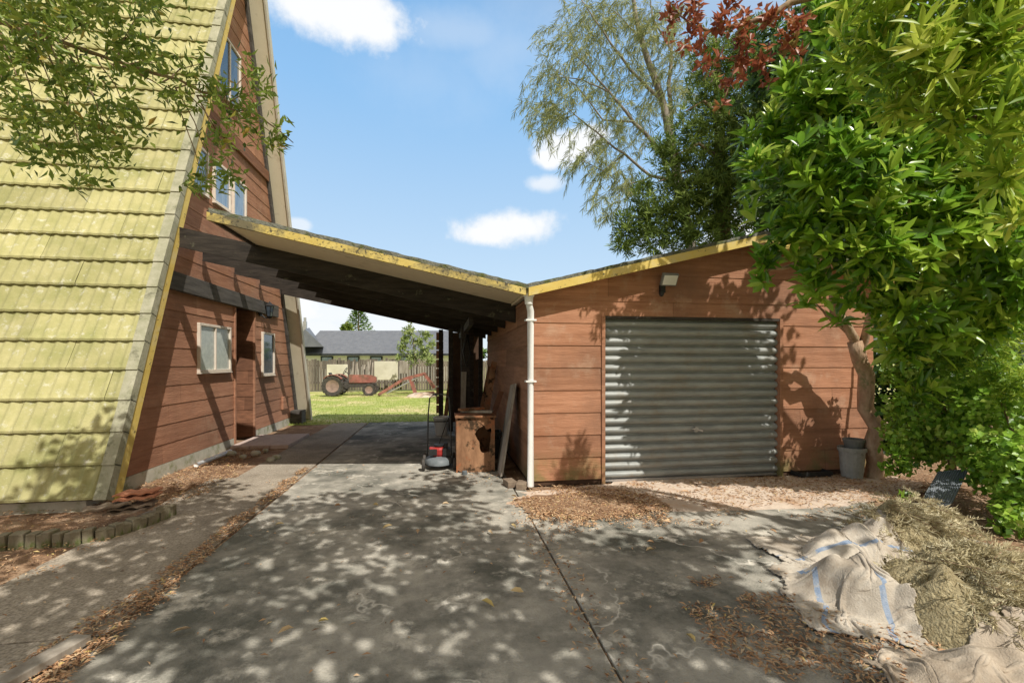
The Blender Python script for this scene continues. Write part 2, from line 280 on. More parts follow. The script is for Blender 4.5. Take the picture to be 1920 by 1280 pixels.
def sheet_sack(label, cx, cy, ang, lx, ly, squeeze, mats, stripes, seed):
    st_ = .0155; nx, ny = int(lx/st_), int(ly/st_); uu, vv = np.meshgrid((np.arange(nx+1)/nx-.5)*lx, (np.arange(ny+1)/ny-.5)*ly)
    rs = lx/nx; e = np.zeros(uu.shape); g = np.zeros(uu.shape); f_ = np.zeros(uu.shape)
    for j in range(ny+1):
        for i in range(nx+1):
            u, v = uu[j,i], vv[j,i]; e[j,i] = noise.noise(Vector((u*4,v*4,seed*3.1))); g[j,i] = noise.noise(Vector((u*4,v*4,seed*5.7+9)))
            f_[j,i] = 1.1*noise.noise(Vector((u*7+e[j,i]*2,v*6+g[j,i],seed)))+1.0*noise.noise(Vector((u*15+v*4,v*13,seed)))+.55*noise.noise(Vector((u*34,v*30,seed)))
    U = uu*squeeze[0]+e*.13; V_ = vv*squeeze[1]+g*.13; ca, sa = math.cos(ang), math.sin(ang)
    X = np.stack([cx+U*ca-V_*sa, cy+U*sa+V_*ca, np.zeros(uu.shape)], -1); X[...,2] = Hs(X[...,0],X[...,1])+.06+.07*f_
    X0 = X.copy(); Vl = np.zeros_like(X); dt = 1/50
    def solve(P, a, b, rest, ks, kc):
        d = P[b]-P[a]; l = np.linalg.norm(d, axis=-1, keepdims=True)+1e-9; c = (l-rest)/l; c = c*np.where(c > 0, ks, kc)*.5
        P[a] += d*c; P[b] -= d*c
    A = []
    for s0 in (0,1):
        nn = (nx+1-s0)//2*2; A.append((np.s_[:, s0:s0+nn:2], np.s_[:, s0+1:s0+nn:2], rs, 1., .85))
        mm = (ny+1-s0)//2*2; A.append((np.s_[s0:s0+mm:2, :], np.s_[s0+1:s0+mm:2, :], rs, 1., .85))
    for step in range(150):
        Vl[...,2] -= 7*dt; Vl *= .93; P = X+Vl*dt
        for it in range(7):
            for a, b, r_, ks, kc in A: solve(P, a, b, r_, ks, kc)
            d = P[1:,1:]-P[:-1,:-1]; l = np.linalg.norm(d,axis=-1,keepdims=True)+1e-9; c = (l-rs*1.414)/l*.08; P[:-1,:-1] += d*c; P[1:,1:] -= d*c
            d = P[1:,:-1]-P[:-1,1:]; l = np.linalg.norm(d,axis=-1,keepdims=True)+1e-9; c = (l-rs*1.414)/l*.08; P[:-1,1:] += d*c; P[1:,:-1] -= d*c
            d = P[:,2:]-P[:,:-2]; l = np.linalg.norm(d,axis=-1,keepdims=True)+1e-9; c = np.minimum(0,(l-rs*1.5)/l)*.09; P[:,:-2] += d*c; P[:,2:] -= d*c
            d = P[2:]-P[:-2]; l = np.linalg.norm(d,axis=-1,keepdims=True)+1e-9; c = np.minimum(0,(l-rs*1.5)/l)*.09; P[:-2] += d*c; P[2:] -= d*c
            P[...,2] = np.maximum(P[...,2], Hs(P[...,0],P[...,1])+.007)
        k = .6 if step < 50 else .3 if step < 110 else .06
        P[...,:2] += (X0[...,:2]-P[...,:2])*k
        con = (P[...,2] < Hs(P[...,0],P[...,1])+.02)[...,None]
        P[...,:2] = np.where(con, X[...,:2]+(P[...,:2]-X[...,:2])*.2, P[...,:2])
        P[...,2] = np.maximum(P[...,2], Hs(P[...,0],P[...,1])+.007)
        Vl = np.clip((P-X)/dt, -1.2, 1.2); X = P
    F, I = [], []
    for j in range(ny):
        for i in range(nx):
            ed = min(i, nx-1-i, j, ny-1-j)*rs
            if ed < .06*max(0, noise.noise(Vector((i*.09,j*.09,seed+4)))+.25)+.04*max(0, noise.noise(Vector((i*.4,j*.4,seed)))): continue
            F.append((j*(nx+1)+i, j*(nx+1)+i+1, (j+1)*(nx+1)+i+1, (j+1)*(nx+1)+i)); I.append(1 if any(abs((j+.5)/ny-s) < w_ for s, w_ in stripes) else 0)
    mb = MB(); mb.add(X.reshape(-1,3).tolist(), F); mb.I = I
    o = mb.build('hessian_sack', mats, smooth=True); tag(o, label, 'sack')
    s_ = o.modifiers.new('s', 'SUBSURF'); s_.levels = s_.render_levels = 1; t_ = o.modifiers.new('t', 'SOLIDIFY'); t_.thickness = .005; t_.offset = 1
t0 = time.time()
sheet_sack('large crumpled cream sack with faded blue stripes at the left of the dry heap', 2.58, 2.62, 1.05, 1.45, .86, (.66,.70), [mt['sack'],mt['sackblue']], ((.20,.020),(.74,.020)), 1)
sheet_sack('flattened cream sack with blue stripe behind the larger one, nearer the garage', 3.18, 3.26, -.10, 1.75, .84, (.68,.70), [mt['sack'],mt['sackblue']], ((.3,.020),), 2)
sheet_sack('brownish sack crumpled in the near right corner', 2.58, 1.84, -.10, 1.5, .60, (.68,.72), [mt['sackbrown'],mt['sackbrown']], (), 3)
print('sack time', time.time()-t0)

# ---------------------------------------------------------------- weatherboards
def cladding(mb, axis, plane, sgn, z0, z1, pitch, lo, hi, holes=(), lip=.018, seed=1, gap=.0015):
    rr = random.Random(seed); z = z0; ci = 0
    def pt(u, z, off): return (plane+sgn*off, u, z) if axis == 'x' else (u, plane+sgn*off, z)
    while z < z1-1e-4:
        zt = min(z+pitch, z1); L0, H0 = lo(z), hi(z)
        cuts = []; u = L0+rr.uniform(.8,2.8)
        while u < H0: cuts.append(u); u += rr.uniform(1.6,3.4)
        tints = [rr.random() for _ in range(len(cuts)+1)]
        zs = sorted({z, zt} | {h for q in holes for h in q[2:4] if z < h < zt})
        for za, zb in zip(zs[:-1], zs[1:]):
            zm = (za+zb)/2; segs = []
            hs = sorted([q for q in holes if q[2] <= zm <= q[3]]); prev = None
            for q in hs: segs.append((prev, q[0])); prev = q[1]
            segs.append((prev, None))
            for a, b in segs:
                la = [a if a is not None else lo(za), a if a is not None else lo(zb)]
                hb = [b if b is not None else hi(za), b if b is not None else hi(zb)]
                if min(hb) <= max(la): 
                    if hb[0] <= la[0]: continue
                mids = [c for c in cuts if max(la)+.05 < c < min(hb)-.05]
                edges = [tuple(la)]+[(c,c) for c in mids]+[tuple(hb)]
                for e0, e1 in zip(edges[:-1], edges[1:]):
                    ti = tints[sum(1 for c in cuts if c < (e0[0]+e1[0])/2)]
                    g = gap
                    oa = .004+lip*(1-(za-z)/(pitch)); ob = .004+lip*(1-(zb-z)/(pitch))
                    A, B = e0[0]+g, e1[0]-g; A2, B2 = min(e0[1]+g, e1[1]), max(e1[1]-g, e0[1])
                    mb.add([pt(A,za,oa), pt(B,za,oa), pt(B2,zb,ob), pt(A2,zb,ob)], [(0,1,2,3)], ti)
                    if za == z: mb.add([pt(A,za,oa), pt(B,za,oa), pt(B,za,0), pt(A,za,0)], [(0,1,2,3)], ti*.5)
        z = zt; ci += 1
    return mb
def window_part(parent, plane, u0, u1, z0, z1, glass, mull=(), fr=.05, label=None):
    f = MB(); x0, x1 = plane-.03, plane+.045
    f.box(x0,x1,u0,u1,z0,z0+fr); f.box(x0,x1,u0,u1,z1-fr,z1); f.box(x0,x1,u0,u0+fr,z0+fr,z1-fr); f.box(x0,x1,u1-fr,u1,z0+fr,z1-fr)
    for m_ in mull: f.box(x0,x1-.006,m_-fr/2,m_+fr/2,z0+fr,z1-fr)
    w = f.build('window', mt['frame'], parent, bevel=.004)
    if label: w['label'] = label
    us = [u0+fr]+[v for m_ in mull for v in (m_-fr/2, m_+fr/2)]+[u1-fr]
    for i in range(0, len(us), 2):
        MB().box(plane+.012, plane+.018, us[i]-.004, us[i+1]+.004, z0+fr-.004, z1-fr+.004).build('pane', glass, w)
    s = MB().box(plane-.02, plane+.06, u0-.01, u1+.01, z0-.02, z0-.003); s.build('sill', mt['frame'], w, bevel=.003)
    return w

# ================================================================ SETTING
def struct(name, mb, m, **k):
    o = mb.build(name, m, **k); o['kind'] = 'structure'; return o
struct('ground', MB().add([(-400,-400,-.035),(400,-400,-.035),(400,400,-.035),(-400,400,-.035)], [(0,1,2,3)]), mt['grass'])
struct('garden_soil', MB().add([(-16,-3,-.022),(12,-3,-.022),(12,11.9,-.022),(-16,11.9,-.022)], [(0,1,2,3)]), mt['soil'])
struct('lawn', MB().add([(-14,11.9,-.012),(16,11.9,-.012),(16,27,-.012),(-14,27,-.012)], [(0,1,2,3)]), mt['grass'])
d = MB()
for x0, x1, ys in ((-1.86,.855,(-2,3.68,7.4,11.0,12.1)), (.87,4.6,(-2,3.68,4.45)), (.87,1.0,(4.46,5.5))):
    for y0, y1 in zip(ys[:-1], ys[1:]): d.box(x0, x1, y0+.004, y1-.004, -.08, 0)
struct('driveway', d, mt['concrete'], bevel=.006)
p = MB()
p.box(-3.05,-1.9,-2,2.9,-.08,-.004); p.box(-3.05,-1.9,2.912,6.6,-.08,-.004); p.box(-2.75,-1.9,6.612,9.0,-.08,-.004); p.box(-2.75,-1.9,9.012,12.1,-.08,-.004)
struct('footpath', p, mt['path'], bevel=.006)
pv = MB()
for i in range(4):
    for j in range(3): pv.box(-3.74+.33*j, -3.74+.33*j+.322, 8.75+.33*i, 8.75+.33*i+.322, -.02, .05)
struct('entry_paving', pv, mt['pink'], bevel=.004)
def sheet(name, cx, cy, rx, ry, z, m, seed=0):
    vs = [(cx,cy,z+.006)]; n = 60
    for ring, h in ((.6,.006),(1,-.004)):
        for k in range(n):
            t = 6.2832*k/n; q = ring*(1+.25*noise.noise(Vector((math.cos(t)*2+seed, math.sin(t)*2, seed))) + .12*noise.noise(Vector((math.cos(t)*7+seed, math.sin(t)*7, 3))))
            vs.append((cx+rx*q*math.cos(t), cy+ry*q*math.sin(t), z+h))
    fs = [(0,1+k,1+(k+1)%n) for k in range(n)]+[(1+k,1+n+k,1+n+(k+1)%n,1+(k+1)%n) for k in range(n)]
    struct(name, MB().add(vs, fs), m, smooth=True)
sheet('dirt_apron', 3.4, 4.98, 2.7, .66, .005, mt['dust'], 3)
sheet('leaf_bed', 1.55, 4.75, .7, .45, .013, mt['soil'], 9)

# ---------------- leaf litter (uncountable)
P_ = []
def scatter(n, x0, x1, y0, y1, acc=None, z=.010):
    k = 0; tries = 0
    while k < n and tries < n*12:
        tries += 1; x, y = random.uniform(x0,x1), random.uniform(y0,y1)
        if acc and not acc(x,y): continue
        P_.append((x, y, z+random.uniform(0,.008))); k += 1
nz = lambda x, y, s, o=0: noise.noise(Vector((x*s+o, y*s, o)))
scatter(4600, .75, 2.4, 4.1, 5.5, lambda x,y: ((x-1.55)/.85)**2+((y-4.75)/.6)**2 < 1+nz(x,y,3))
scatter(3600, 1.0, 6.2, 3.9, 5.5, lambda x,y: nz(x,y,1.8,2) > -.15+.5*max(0, 4.5-y))
scatter(5200, -2.5, -1.5, .8, 7, lambda x,y: abs(x+1.95-.05*nz(y,0,1)) < .06+.25*max(0,(4-y)/3)+.12*nz(x,y,3))
scatter(2800, -3.7, -2.5, 5.4, 8.8, lambda x,y: x < -2.85+.3*nz(x,y,2)-.05*(y-5.5))
scatter(2600, 1.4, 3.4, 1.4, 3.0, lambda x,y: ((x-2.05)/.55)**2+((y-2.3)/.8)**2 < .75+1.8*nz(x,y,3,4))
scatter(3000, 3.8, 7, 2.2, 5.5)
scatter(3600, -3.6, -1.8, .8, 2.7, lambda x,y: nz(x,y,2,7) > -.1)
scatter(1000, -4.8, -2.8, 3.6, 5.4)
scatter(700, -3, 4.5, 1, 7)
scatter(400, .2, 1.0, 5.6, 9)
scatter(500, 1.0, 5.5, 5.2, 5.55)
scatter(350, .7, 1.0, 1.8, 4.6)
pp = np.array(P_); n_ = len(pp); an = R.uniform(0,6.28,n_)
dd = np.stack([np.cos(an), np.sin(an), R.normal(0,.14,n_)],1); nn = np.array([0,0,1.])+R.normal(0,.25,(n_,3))
o = leaves('leaf_litter', pp, dd, nn, R.uniform(.018,.055,n_), R.uniform(.007,.016,n_), L_lit, tint=np.clip(R.normal(.42,.24,n_),0,1), droop=-.1, fold=.5)
tag(o, 'dry brown and orange fallen leaves lying over the concrete', 'fallen leaves', kind='stuff')
k = 34; pp = np.array([(random.uniform(-1.6,4.4), random.uniform(1.5,5.2), .02) for _ in range(k)]); an = R.uniform(0,6.28,k)
o = leaves('large_leaf_litter', pp, np.stack([np.cos(an),np.sin(an),R.uniform(0,.4,k)],1), np.array([0,0,1.])+R.normal(0,.4,(k,3)), R.uniform(.06,.11,k), R.uniform(.022,.04,k), L_lit, tint=R.uniform(.3,1,k), droop=.1, fold=.5, big=True)
tag(o, 'larger curled yellow and tan leaves strewn across the concrete', 'fallen leaves', kind='stuff')
k = 17000; xx = R.uniform(-6,3,k); yy = 12.0+11*R.random(k)**1.6
o = leaves('lawn_grass', np.stack([xx,yy,np.full(k,-.01)],1), np.stack([R.normal(0,.6,k),R.normal(0,.6,k),np.ones(k)],1), R.normal(size=(k,3)), R.uniform(.02,.06,k), R.uniform(.012,.02,k), L_grass)
tag(o, 'short sunlit green grass with straw coloured patches beyond the carport', 'grass', kind='stuff')

# ================================================================ A-FRAME HOUSE
Y0, Y1, SL, XB, XW = 5.35, 12.8, 2.73, -3.45, -3.78
YM = (Y0+Y1)/2; ZA = (YM-Y0)*SL
house = thing('a_frame_house', 'tall brown timber A-frame house with steep mossy tiled roof', 'house', (-8,9,0))
ul = math.hypot(1,SL); un = (1/ul, SL/ul)
def RP(x, s, h):
    return (x, Y0+un[0]*s-un[1]*h, .12+un[1]*s+un[0]*h)
mb = MB(); SLn = (ZA-.12)/un[1]; cl = .355; nC = int(SLn/cl)
for c in range(nC+1):
    s0 = c*cl; s1 = min(s0+cl+.03, SLn); off = (c*.47) % 1.25; x = XB-.09; first = True
    while x > -13.5:
        w = (off if first and off > .15 else 1.25); first = False; xe = x-w; k = max(4, int(w/.0145)); ti = random.random(); base = random.uniform(0,.004)
        vs = []
        for i in range(k+1):
            xx_ = x-.002-(w-.004)*i/k; wv = .021*(.5+.5*math.sin(2*math.pi*xx_/.125))**1.4; wl = wv*.5+.006
            sag = .003*noise.noise(Vector((xx_*1.3, c*3.1, 0)))
            vs += [RP(xx_, s0+sag+.02, .0), RP(xx_, s0-.010+sag, .040+base+wl), RP(xx_, s0+.012+sag, .052+base+wl), RP(xx_, s0+.05, .046+base+wv), RP(xx_, s1, .012+wv)]
        fs = [(5*i+j, 5*i+5+j, 5*i+6+j, 5*i+1+j) for i in range(k) for j in range(4)]
        mb.add(vs, fs, ti); x = xe
roof = mb.build('front_roof', mt['tile'], house, smooth=False); roof['label'] = 'steep front roof slope of mossy yellow green tiles'
MB().extr([(-13.5,Y0+.02,.10),(-13.5,YM,ZA-.05),(-13.5,YM,ZA-.3),(-13.5,Y0+.13,.10)], (10.0,0,0)).build('roof_lining', mt['back'], house)
mb = MB()
for c in range(nC+1):
    s0 = c*cl; mb.add([RP(XB-.10,s0-.02,.085),RP(XB+.02,s0-.02,.085),RP(XB+.02,s0+cl-.01,.070),RP(XB-.10,s0+cl-.01,.070),
        RP(XB-.10,s0-.02,.0),RP(XB+.02,s0-.02,-.03),RP(XB+.02,s0+cl-.01,-.03),RP(XB-.10,s0+cl-.01,.0)], [(0,1,2,3),(1,5,6,2),(0,4,5,1),(0,3,7,4)], random.random())
mb.build('roof_capping', mt['trim'], house)
mb = MB().extr([RP(XB-.03,-.02,-.03),RP(XB-.03,SLn,-.03),RP(XB-.03,SLn,-.17),RP(XB-.03,-.02,-.17)], (.035,0,0))
mb.build('barge_board', mt['yellow'], house, label='yellow barge board on the near roof edge')
f = lambda x, z, h: (x, Y1-(z)/SL+un[1]*h, z+un[0]*h)
MB().extr([f(-13.5,0,0),f(-13.5,ZA,0),f(-13.5,ZA,.06),f(-13.5,0,.06)], (10.03,0,0)).build('rear_roof', mt['tile'], house)
MB().extr([f(XW-.1,.05,-.006),f(XW-.1,ZA-.4,-.006),f(XW-.1,ZA-.4,-.03),f(XW-.1,.05,-.03)], (XB-XW+.07,0,0)).build('soffit', mt['cream'], house)
MB().extr([f(XB-.03,.0,.08),f(XB-.03,ZA-.1,.08),f(XB-.03,ZA-.1,-.06),f(XB-.03,.0,-.06)], (.035,0,0)).build('barge_board', mt['greycream'], house, label='weathered cream barge board on the far roof edge')
MB().box(XB-.33,XB-.05,12.1,12.45,-.03,.32).build('rear_footing', mt['greybeam'], house)
lo = lambda z: Y0+.16+z/SL; hi = lambda z: Y1-.14-z/SL
rec = (9.03, 9.87, .0, 2.58)
wins = [(7.73,8.80,1.38,2.16), (10.26,10.94,1.26,2.18), (7.45,8.02,4.2,4.92), (8.2,8.80,4.2,4.92), (8.9,9.45,4.2,4.92), (8.35,9.2,6.15,7.25)]
cladding(MB(), 'x', XW, 1, .16, 9.2, .265, lo, hi, [rec]+wins, seed=4, lip=.008).build('gable_wall', mt['board_y'], house)
cladding(MB(), 'x', XW-.012, 1, .0, 9.4, 20, lo, hi, [rec], lip=0, gap=0, seed=4).build('wall_backing', mt['back'], house)
fb = MB(); fb.box(XW-.1,XW+.012,Y0+.12,9.02,-.03,.155); fb.box(XW-.1,XW+.012,9.88,12.55,-.03,.155); fb.box(-13.5,-3.7,5.40,5.5,-.03,.16)
fb.build('foundation', mt['found'], house)
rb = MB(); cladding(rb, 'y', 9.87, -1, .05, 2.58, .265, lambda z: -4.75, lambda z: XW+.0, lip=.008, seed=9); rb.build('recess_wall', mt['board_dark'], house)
MB().box(-4.8,XW+.002,9.875,9.95,0,2.6).box(-4.8,XW+.002,8.95,9.025,0,2.6).box(-4.9,-4.8,8.95,9.95,0,2.6).box(-4.9,XW-.0,8.95,9.95,2.585,2.64).build('recess_lining', mt['back'], house)
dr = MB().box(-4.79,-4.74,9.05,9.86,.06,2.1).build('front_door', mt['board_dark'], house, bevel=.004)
MB().tube([(-4.74,9.12,1.0),(-4.68,9.12,1.0),(-4.68,9.22,1.0)], .012).build('handle', mt['galv'], dr)
MB().box(XW-.01,XW+.035,8.99,9.03,.05,2.57).box(XW-.01,XW+.035,9.87,9.91,.05,2.57).build('recess_trim', mt['board_y'], house)
MB().box(XW+.0,XW+.075,lo(2.7)+.05,11.1,2.56,2.82).build('wall_beam', mt['greybeam'], house, bevel=.006)
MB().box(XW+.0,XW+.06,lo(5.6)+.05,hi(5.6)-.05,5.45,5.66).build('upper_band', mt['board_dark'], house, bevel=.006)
MB().extr([(XW,hi(0.2)-.12,.2),(XW,hi(8.8)-.12,8.8),(XW,hi(8.8)+.02,8.8),(XW,hi(.2)+.02,.2)], (.05,0,0)).build('rake_trim', mt['greybeam'], house)
for (a,b,z0,z1), g, ml, lb in zip(wins, (mt['frost'],mt['glass'],mt['glassblue'],mt['glassblue'],mt['glassblue'],mt['glass']), ((8.26,),(),(),(),(),(8.78,)),
        ('lower window with two frosted panes','lower window past the entry recess','nearest upper window','middle upper window','farthest upper window','attic window')):
    window_part(house, XW+.005, a, b, z0, z1, g, ml, label=lb, fr=.042)
MB().box(XW+.01,XW+.06,11.45,11.8,.42,.72).build('access_hatch', mt['board_y'], house, bevel=.004)
lt = thing('wall_lantern', 'black wall lantern beside the entry recess of the A-frame house', 'lantern', (XW+.2,10.15,2.6))
q = Vector((XW+.21,10.15,2.62))
MB().lathe(q, [(.0,.19),(.02,.17),(.09,.10),(.095,.09),(.08,.085)], 6).build('cap', mt['black'], lt)
MB().lathe(q, [(.05,-.13),(.06,-.12),(.03,-.16),(0,-.18)], 6).build('base', mt['black'], lt)
MB().lathe(q, [(.05,-.12),(.082,.085)], 6).build('glass', mt['glass'], lt)
cg = MB()
for k in range(6):
    t = 6.283*k/6; cg.beam(q+Vector((.052*math.cos(t),.052*math.sin(t),-.12)), q+Vector((.086*math.cos(t),.086*math.sin(t),.09)), .012,.012)
cg.build('cage', mt['black'], lt)
MB().box(XW+.02,XW+.045,10.1,10.2,2.5,2.72).tube([(XW+.04,10.15,2.55),(XW+.12,10.15,2.46),(XW+.2,10.15,2.47)], .012).build('bracket', mt['black'], lt)

# ================================================================ GARAGE
gar = thing('garage', 'low brown weatherboard garage with a grey roller door', 'garage', (3.6,8,0))
GX0, GX1, GY, GYB = 1.08, 6.0, 5.58, 11.0; AX = 4.15
zt = lambda x: 2.42+.245*(x-1.0) if x <= AX else 2.42+.245*(AX-1.0)-.245*(x-AX)
dx0, dx1, dzt = 2.05, 4.52, 2.10
mb = MB()
cladding(mb, 'y', GY, -1, .06, 2.385, .283, lambda z: GX0, lambda z: GX1, [(dx0-.0,dx1+.05,0,dzt+.03)], seed=13, lip=.010)
inv = lambda z: 1.0+(z-2.42)/.245
cladding(mb, 'y', GY, -1, 2.385, 3.12, .283, lambda z: max(GX0, inv(z)+.03), lambda z: min(GX1, 2*AX-inv(z)-.03), seed=14, lip=.010)
mb.build('front_wall', mt['board_x'], gar)
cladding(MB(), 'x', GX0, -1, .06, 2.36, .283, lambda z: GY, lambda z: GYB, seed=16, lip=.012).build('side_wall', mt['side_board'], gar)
bk = MB(); bk.box(GX0+.004,dx0,GY+.004,GY+.08,0,2.38).box(dx1+.05,GX1,GY+.004,GY+.08,0,2.38).box(dx0,dx1+.05,GY+.004,GY+.08,dzt+.03,2.38)
bk.extr([(GX0+.01,GY+.004,2.38),(AX,GY+.004,zt(AX)-.06),(GX1-.01,GY+.004,2.6),(GX1-.01,GY+.004,2.38)], (0,.07,0))
bk.box(GX0+.004,GX0+.08,GY+.08,GYB,0,2.38).box(GX0,GX1,GYB-.08,GYB,0,2.5).box(GX1-.08,GX1,GY+.08,GYB-.08,0,2.5)
bk.build('wall_core', mt['back'], gar)
mb = MB(); nR = 18; pr = []
for i in range(nR):
    for t, h in ((0,-.012),(.05,-.012),(.12,.008),(.24,.034),(.42,.048),(.60,.048),(.78,.034),(.90,.008),(.96,-.012)):
        pr.append((.03+(dzt-.03)*(i+t)/nR, h))
pr.append((dzt,0)); yb = GY+.062
vs = []; 
for z, h in pr: vs += [(dx0+.0,yb-h,z),(dx1,yb-h,z)]
rd = mb.add(vs, [(2*i,2*i+1,2*i+3,2*i+2) for i in range(len(pr)-1)]).build('roller_door', mt['steel'], gar, smooth=True)
rd['label'] = 'grey ribbed steel roller door'
MB().box(dx0,dx1,yb-.03,yb+.01,.004,.032).build('bottom_rail', mt['galv'], rd)
h = Vector((3.3,yb-.072,.66)); MB().lathe(h, [(0,-.02),(.034,-.018),(.038,.02)], 14, axis='y').tube([h+Vector((-.07,-.03,.012)),h+Vector((0,-.035,0)),h+Vector((.08,-.03,-.02))], .011).build('handle', mt['galv'], rd)
MB().box(dx0-.045,dx0+.0,GY-.028,GY+.07,.0,dzt+.03).build('door_jamb', mt['board_x'], gar)
MB().box(dx1+.003,dx1+.05,GY-.03,GY+.07,.0,dzt+.03).build('door_jamb', mt['board_x'], gar)
MB().box(dx0+.0,dx1+.003,GY-.022,GY+.07,dzt+.0,dzt+.035).build('door_head', mt['darkwood'], gar)
YF = 5.38
def slab(mb, x0, x1, zf, t0, t1, y0, y1):
    mb.extr([(x0,y0,zf(x0)+t0),(x1,y0,zf(x1)+t0),(x1,y0,zf(x1)+t1),(x0,y0,zf(x0)+t1)], (0,y1-y0,0))
def roofskin(name, x0, x1, zf, parent, y0, y1, t=.058):
    n = 60; k = 60; vs = []; 
    for j in range(k+1):
        y = y0+(y1-y0)*(j/k)**1.6
        for i in range(n+1):
            x = x0+(x1-x0)*i/n
            vs.append((x, y+ (.01*noise.noise(Vector((x*9,0,1))) if j == 0 else 0), zf(x)+t+.010*noise.noise(Vector((x*6,y*6,0)))+.009*noise.noise(Vector((x*22,y*20,0)))))
    nV = len(vs); 
    for i in range(n+1):
        x = x0+(x1-x0)*i/n; vs.append((x,y0+.01,zf(x)+.0))
    fs = [(j*(n+1)+i, j*(n+1)+i+1, (j+1)*(n+1)+i+1, (j+1)*(n+1)+i) for j in range(k) for i in range(n)]
    fs += [(nV+i, nV+i+1, i+1, i) for i in range(n)]
    return MB().add(vs, fs).build(name, mt['roofing'], parent, smooth=True)
roofskin('roofing', 1.0, AX, zt, gar, YF-.03, GYB+.2)
roofskin('roofing', AX, 6.25, zt, gar, YF-.03, GYB+.2)
m_ = MB(); slab(m_, 1.0, AX, zt, -.05, -.002, YF+.03, GYB+.2); slab(m_, AX, 6.25, zt, -.05, -.002, YF+.03, GYB+.2); m_.build('eave_lining', mt['cream'], gar)
m_ = MB(); slab(m_, 1.02, AX, zt, -.085, .015, YF-.025, YF+.025); slab(m_, AX, 6.25, zt, -.085, .015, YF-.025, YF+.025); m_.build('fascia', mt['yellow'], gar)
dp = MB(); dp.tube([(1.04,5.46,2.36),(1.04,5.46,2.27),(1.07,5.50,2.17),(1.07,5.50,.02)], .042, 14, cap=False)
dpo = dp.build('downpipe', mt['white'], gar, smooth=True)
for z in (1.3,2.05): MB().box(1.005,1.135,5.452,5.56,z,z+.02).build('clip', mt['white'], dpo)
MB().lathe((1.04,5.46,2.30), [(.05,-.05),(.055,.04),(.07,.05),(.07,.08)], 14).build('rainhead', mt['white'], dpo, smooth=True)
sl = thing('security_light', 'small square floodlight above the left half of the roller door', 'floodlight', (2.84,5.45,2.55))
c = Vector((2.86,5.44,2.60)); ax = (Vector((1,0,0)), Vector((0,-.85,-.5)), Vector((0,-.5,.85)))
MB().obox(c, ax, (.105,.025,.08)).build('housing', mt['pot'], sl, bevel=.006)
MB().obox(c+ax[1].normalized()*.028, ax, (.09,.004,.062)).build('lens', mt['lamp'], sl)
MB().box(2.78,2.84,5.50,5.56,2.44,2.54).beam((2.81,5.53,2.5),(2.85,5.46,2.57),.03,.015).build('bracket', mt['black'], sl)
MB().lathe((2.78,5.49,2.42), [(0,-.035),(.025,-.025),(.032,0),(.025,.025),(0,.03)], 10).build('motion_sensor', mt['black'], sl, smooth=True)

# ================================================================ CARPORT
car = thing('carport', 'sloping carport roof on black rafters between house and garage', 'carport', (-1,8.5,0))
ct = lambda x: 2.42-.21*(x-1.0)
roofskin('roofing', -2.5, 1.0, ct, car, YF-.03, 12.0)
m_ = MB(); slab(m_, -2.5, .99, ct, -.02, -.003, YF+.03, 12.0); m_.build('ceiling_sheet', mt['cream'], car)
m_ = MB(); slab(m_, -2.52, .985, ct, -.075, .01, YF-.025, YF+.024); m_.build('fascia', mt['flake'], car, label='yellow flaking front fascia of the carport')
m_ = MB(); m_.extr([(-2.53,YF,ct(-2.5)-.05),(-2.53,12,ct(-2.5)-.05),(-2.53,12,ct(-2.5)+.04),(-2.53,YF,ct(-2.5)+.04)], (.03,0,0)); m_.build('side_fascia', mt['darkwood'], car)
for y in (6.62,7.75,8.85,10.0,11.3):
    m_ = MB(); a, b = XW+.08, 1.06
    m_.extr([(a,y,ct(a)-.025),(b,y,ct(b)-.025),(b,y,ct(b)-.28),(a,y,ct(a)-.28)], (0,.07,0)); m_.build('rafter', mt['rafter'], car, bevel=.004)
def post(x, y, w, z1, m='darkwood'):
    MB().box(x-w/2,x+w/2,y-w/2,y+w/2,0,z1).build('post', mt[m], car, bevel=.006)
post(.45,9.2,.17,2.3); post(.18,10.32,.10,2.3); post(-.04,11.52,.11,2.35); post(.95,11.5,.1,2.2); post(.62,9.9,.09,2.3)
MB().box(.2,1.04,11.84,11.88,0,2.3).build('end_screen', mt['back'], car)
sc = MB()
for i in range(9): sc.box(-.16,.02,11.66,11.69,.25+.23*i,.25+.23*i+.2, random.random())
sc.build('slat_screen', mt['board_x'], car)
MB().beam((.45,7.3,2.2),(.45,11.8,2.2),.07,.12).build('bearer', mt['darkwood'], car)

# ================================================================ CLUTTER BY GARAGE SIDE
cx, cy = .46, 6.62; bx = thing('wooden_crate', 'brown decayed wooden box with a ragged hole standing behind the mower', 'box', (cx,cy,0))
mb = MB(); hw, hd, hh = .27, .22, .76
n = 26; hole = []
for k in range(n):
    t = 6.283*k/n; rr_ = 1+.75*noise.noise(Vector((math.cos(t)*1.4+3,math.sin(t)*1.4,11)))+.3*noise.noise(Vector((math.cos(t)*5,math.sin(t)*5,2)))
    hole.append((cx+.13+.10*rr_*math.cos(t), .47+.20*rr_*math.sin(t)))
outer = []
for k in range(n):
    t = 6.283*k/n; c_, s_ = math.cos(t), math.sin(t); q = min(1/max(abs(c_),1e-6), 1/max(abs(s_),1e-6)); outer.append((cx+hw*q*c_, hh/2+hh/2*q*s_))
vs = [(x,cy-hd,z) for x,z in outer]+[(x,cy-hd,z) for x,z in hole]+[(x,cy-hd+.03,z) for x,z in hole]
mb.add(vs, [(k,(k+1)%n,n+(k+1)%n,n+k) for k in range(n)]+[(n+k,n+(k+1)%n,2*n+(k+1)%n,2*n+k) for k in range(n)])
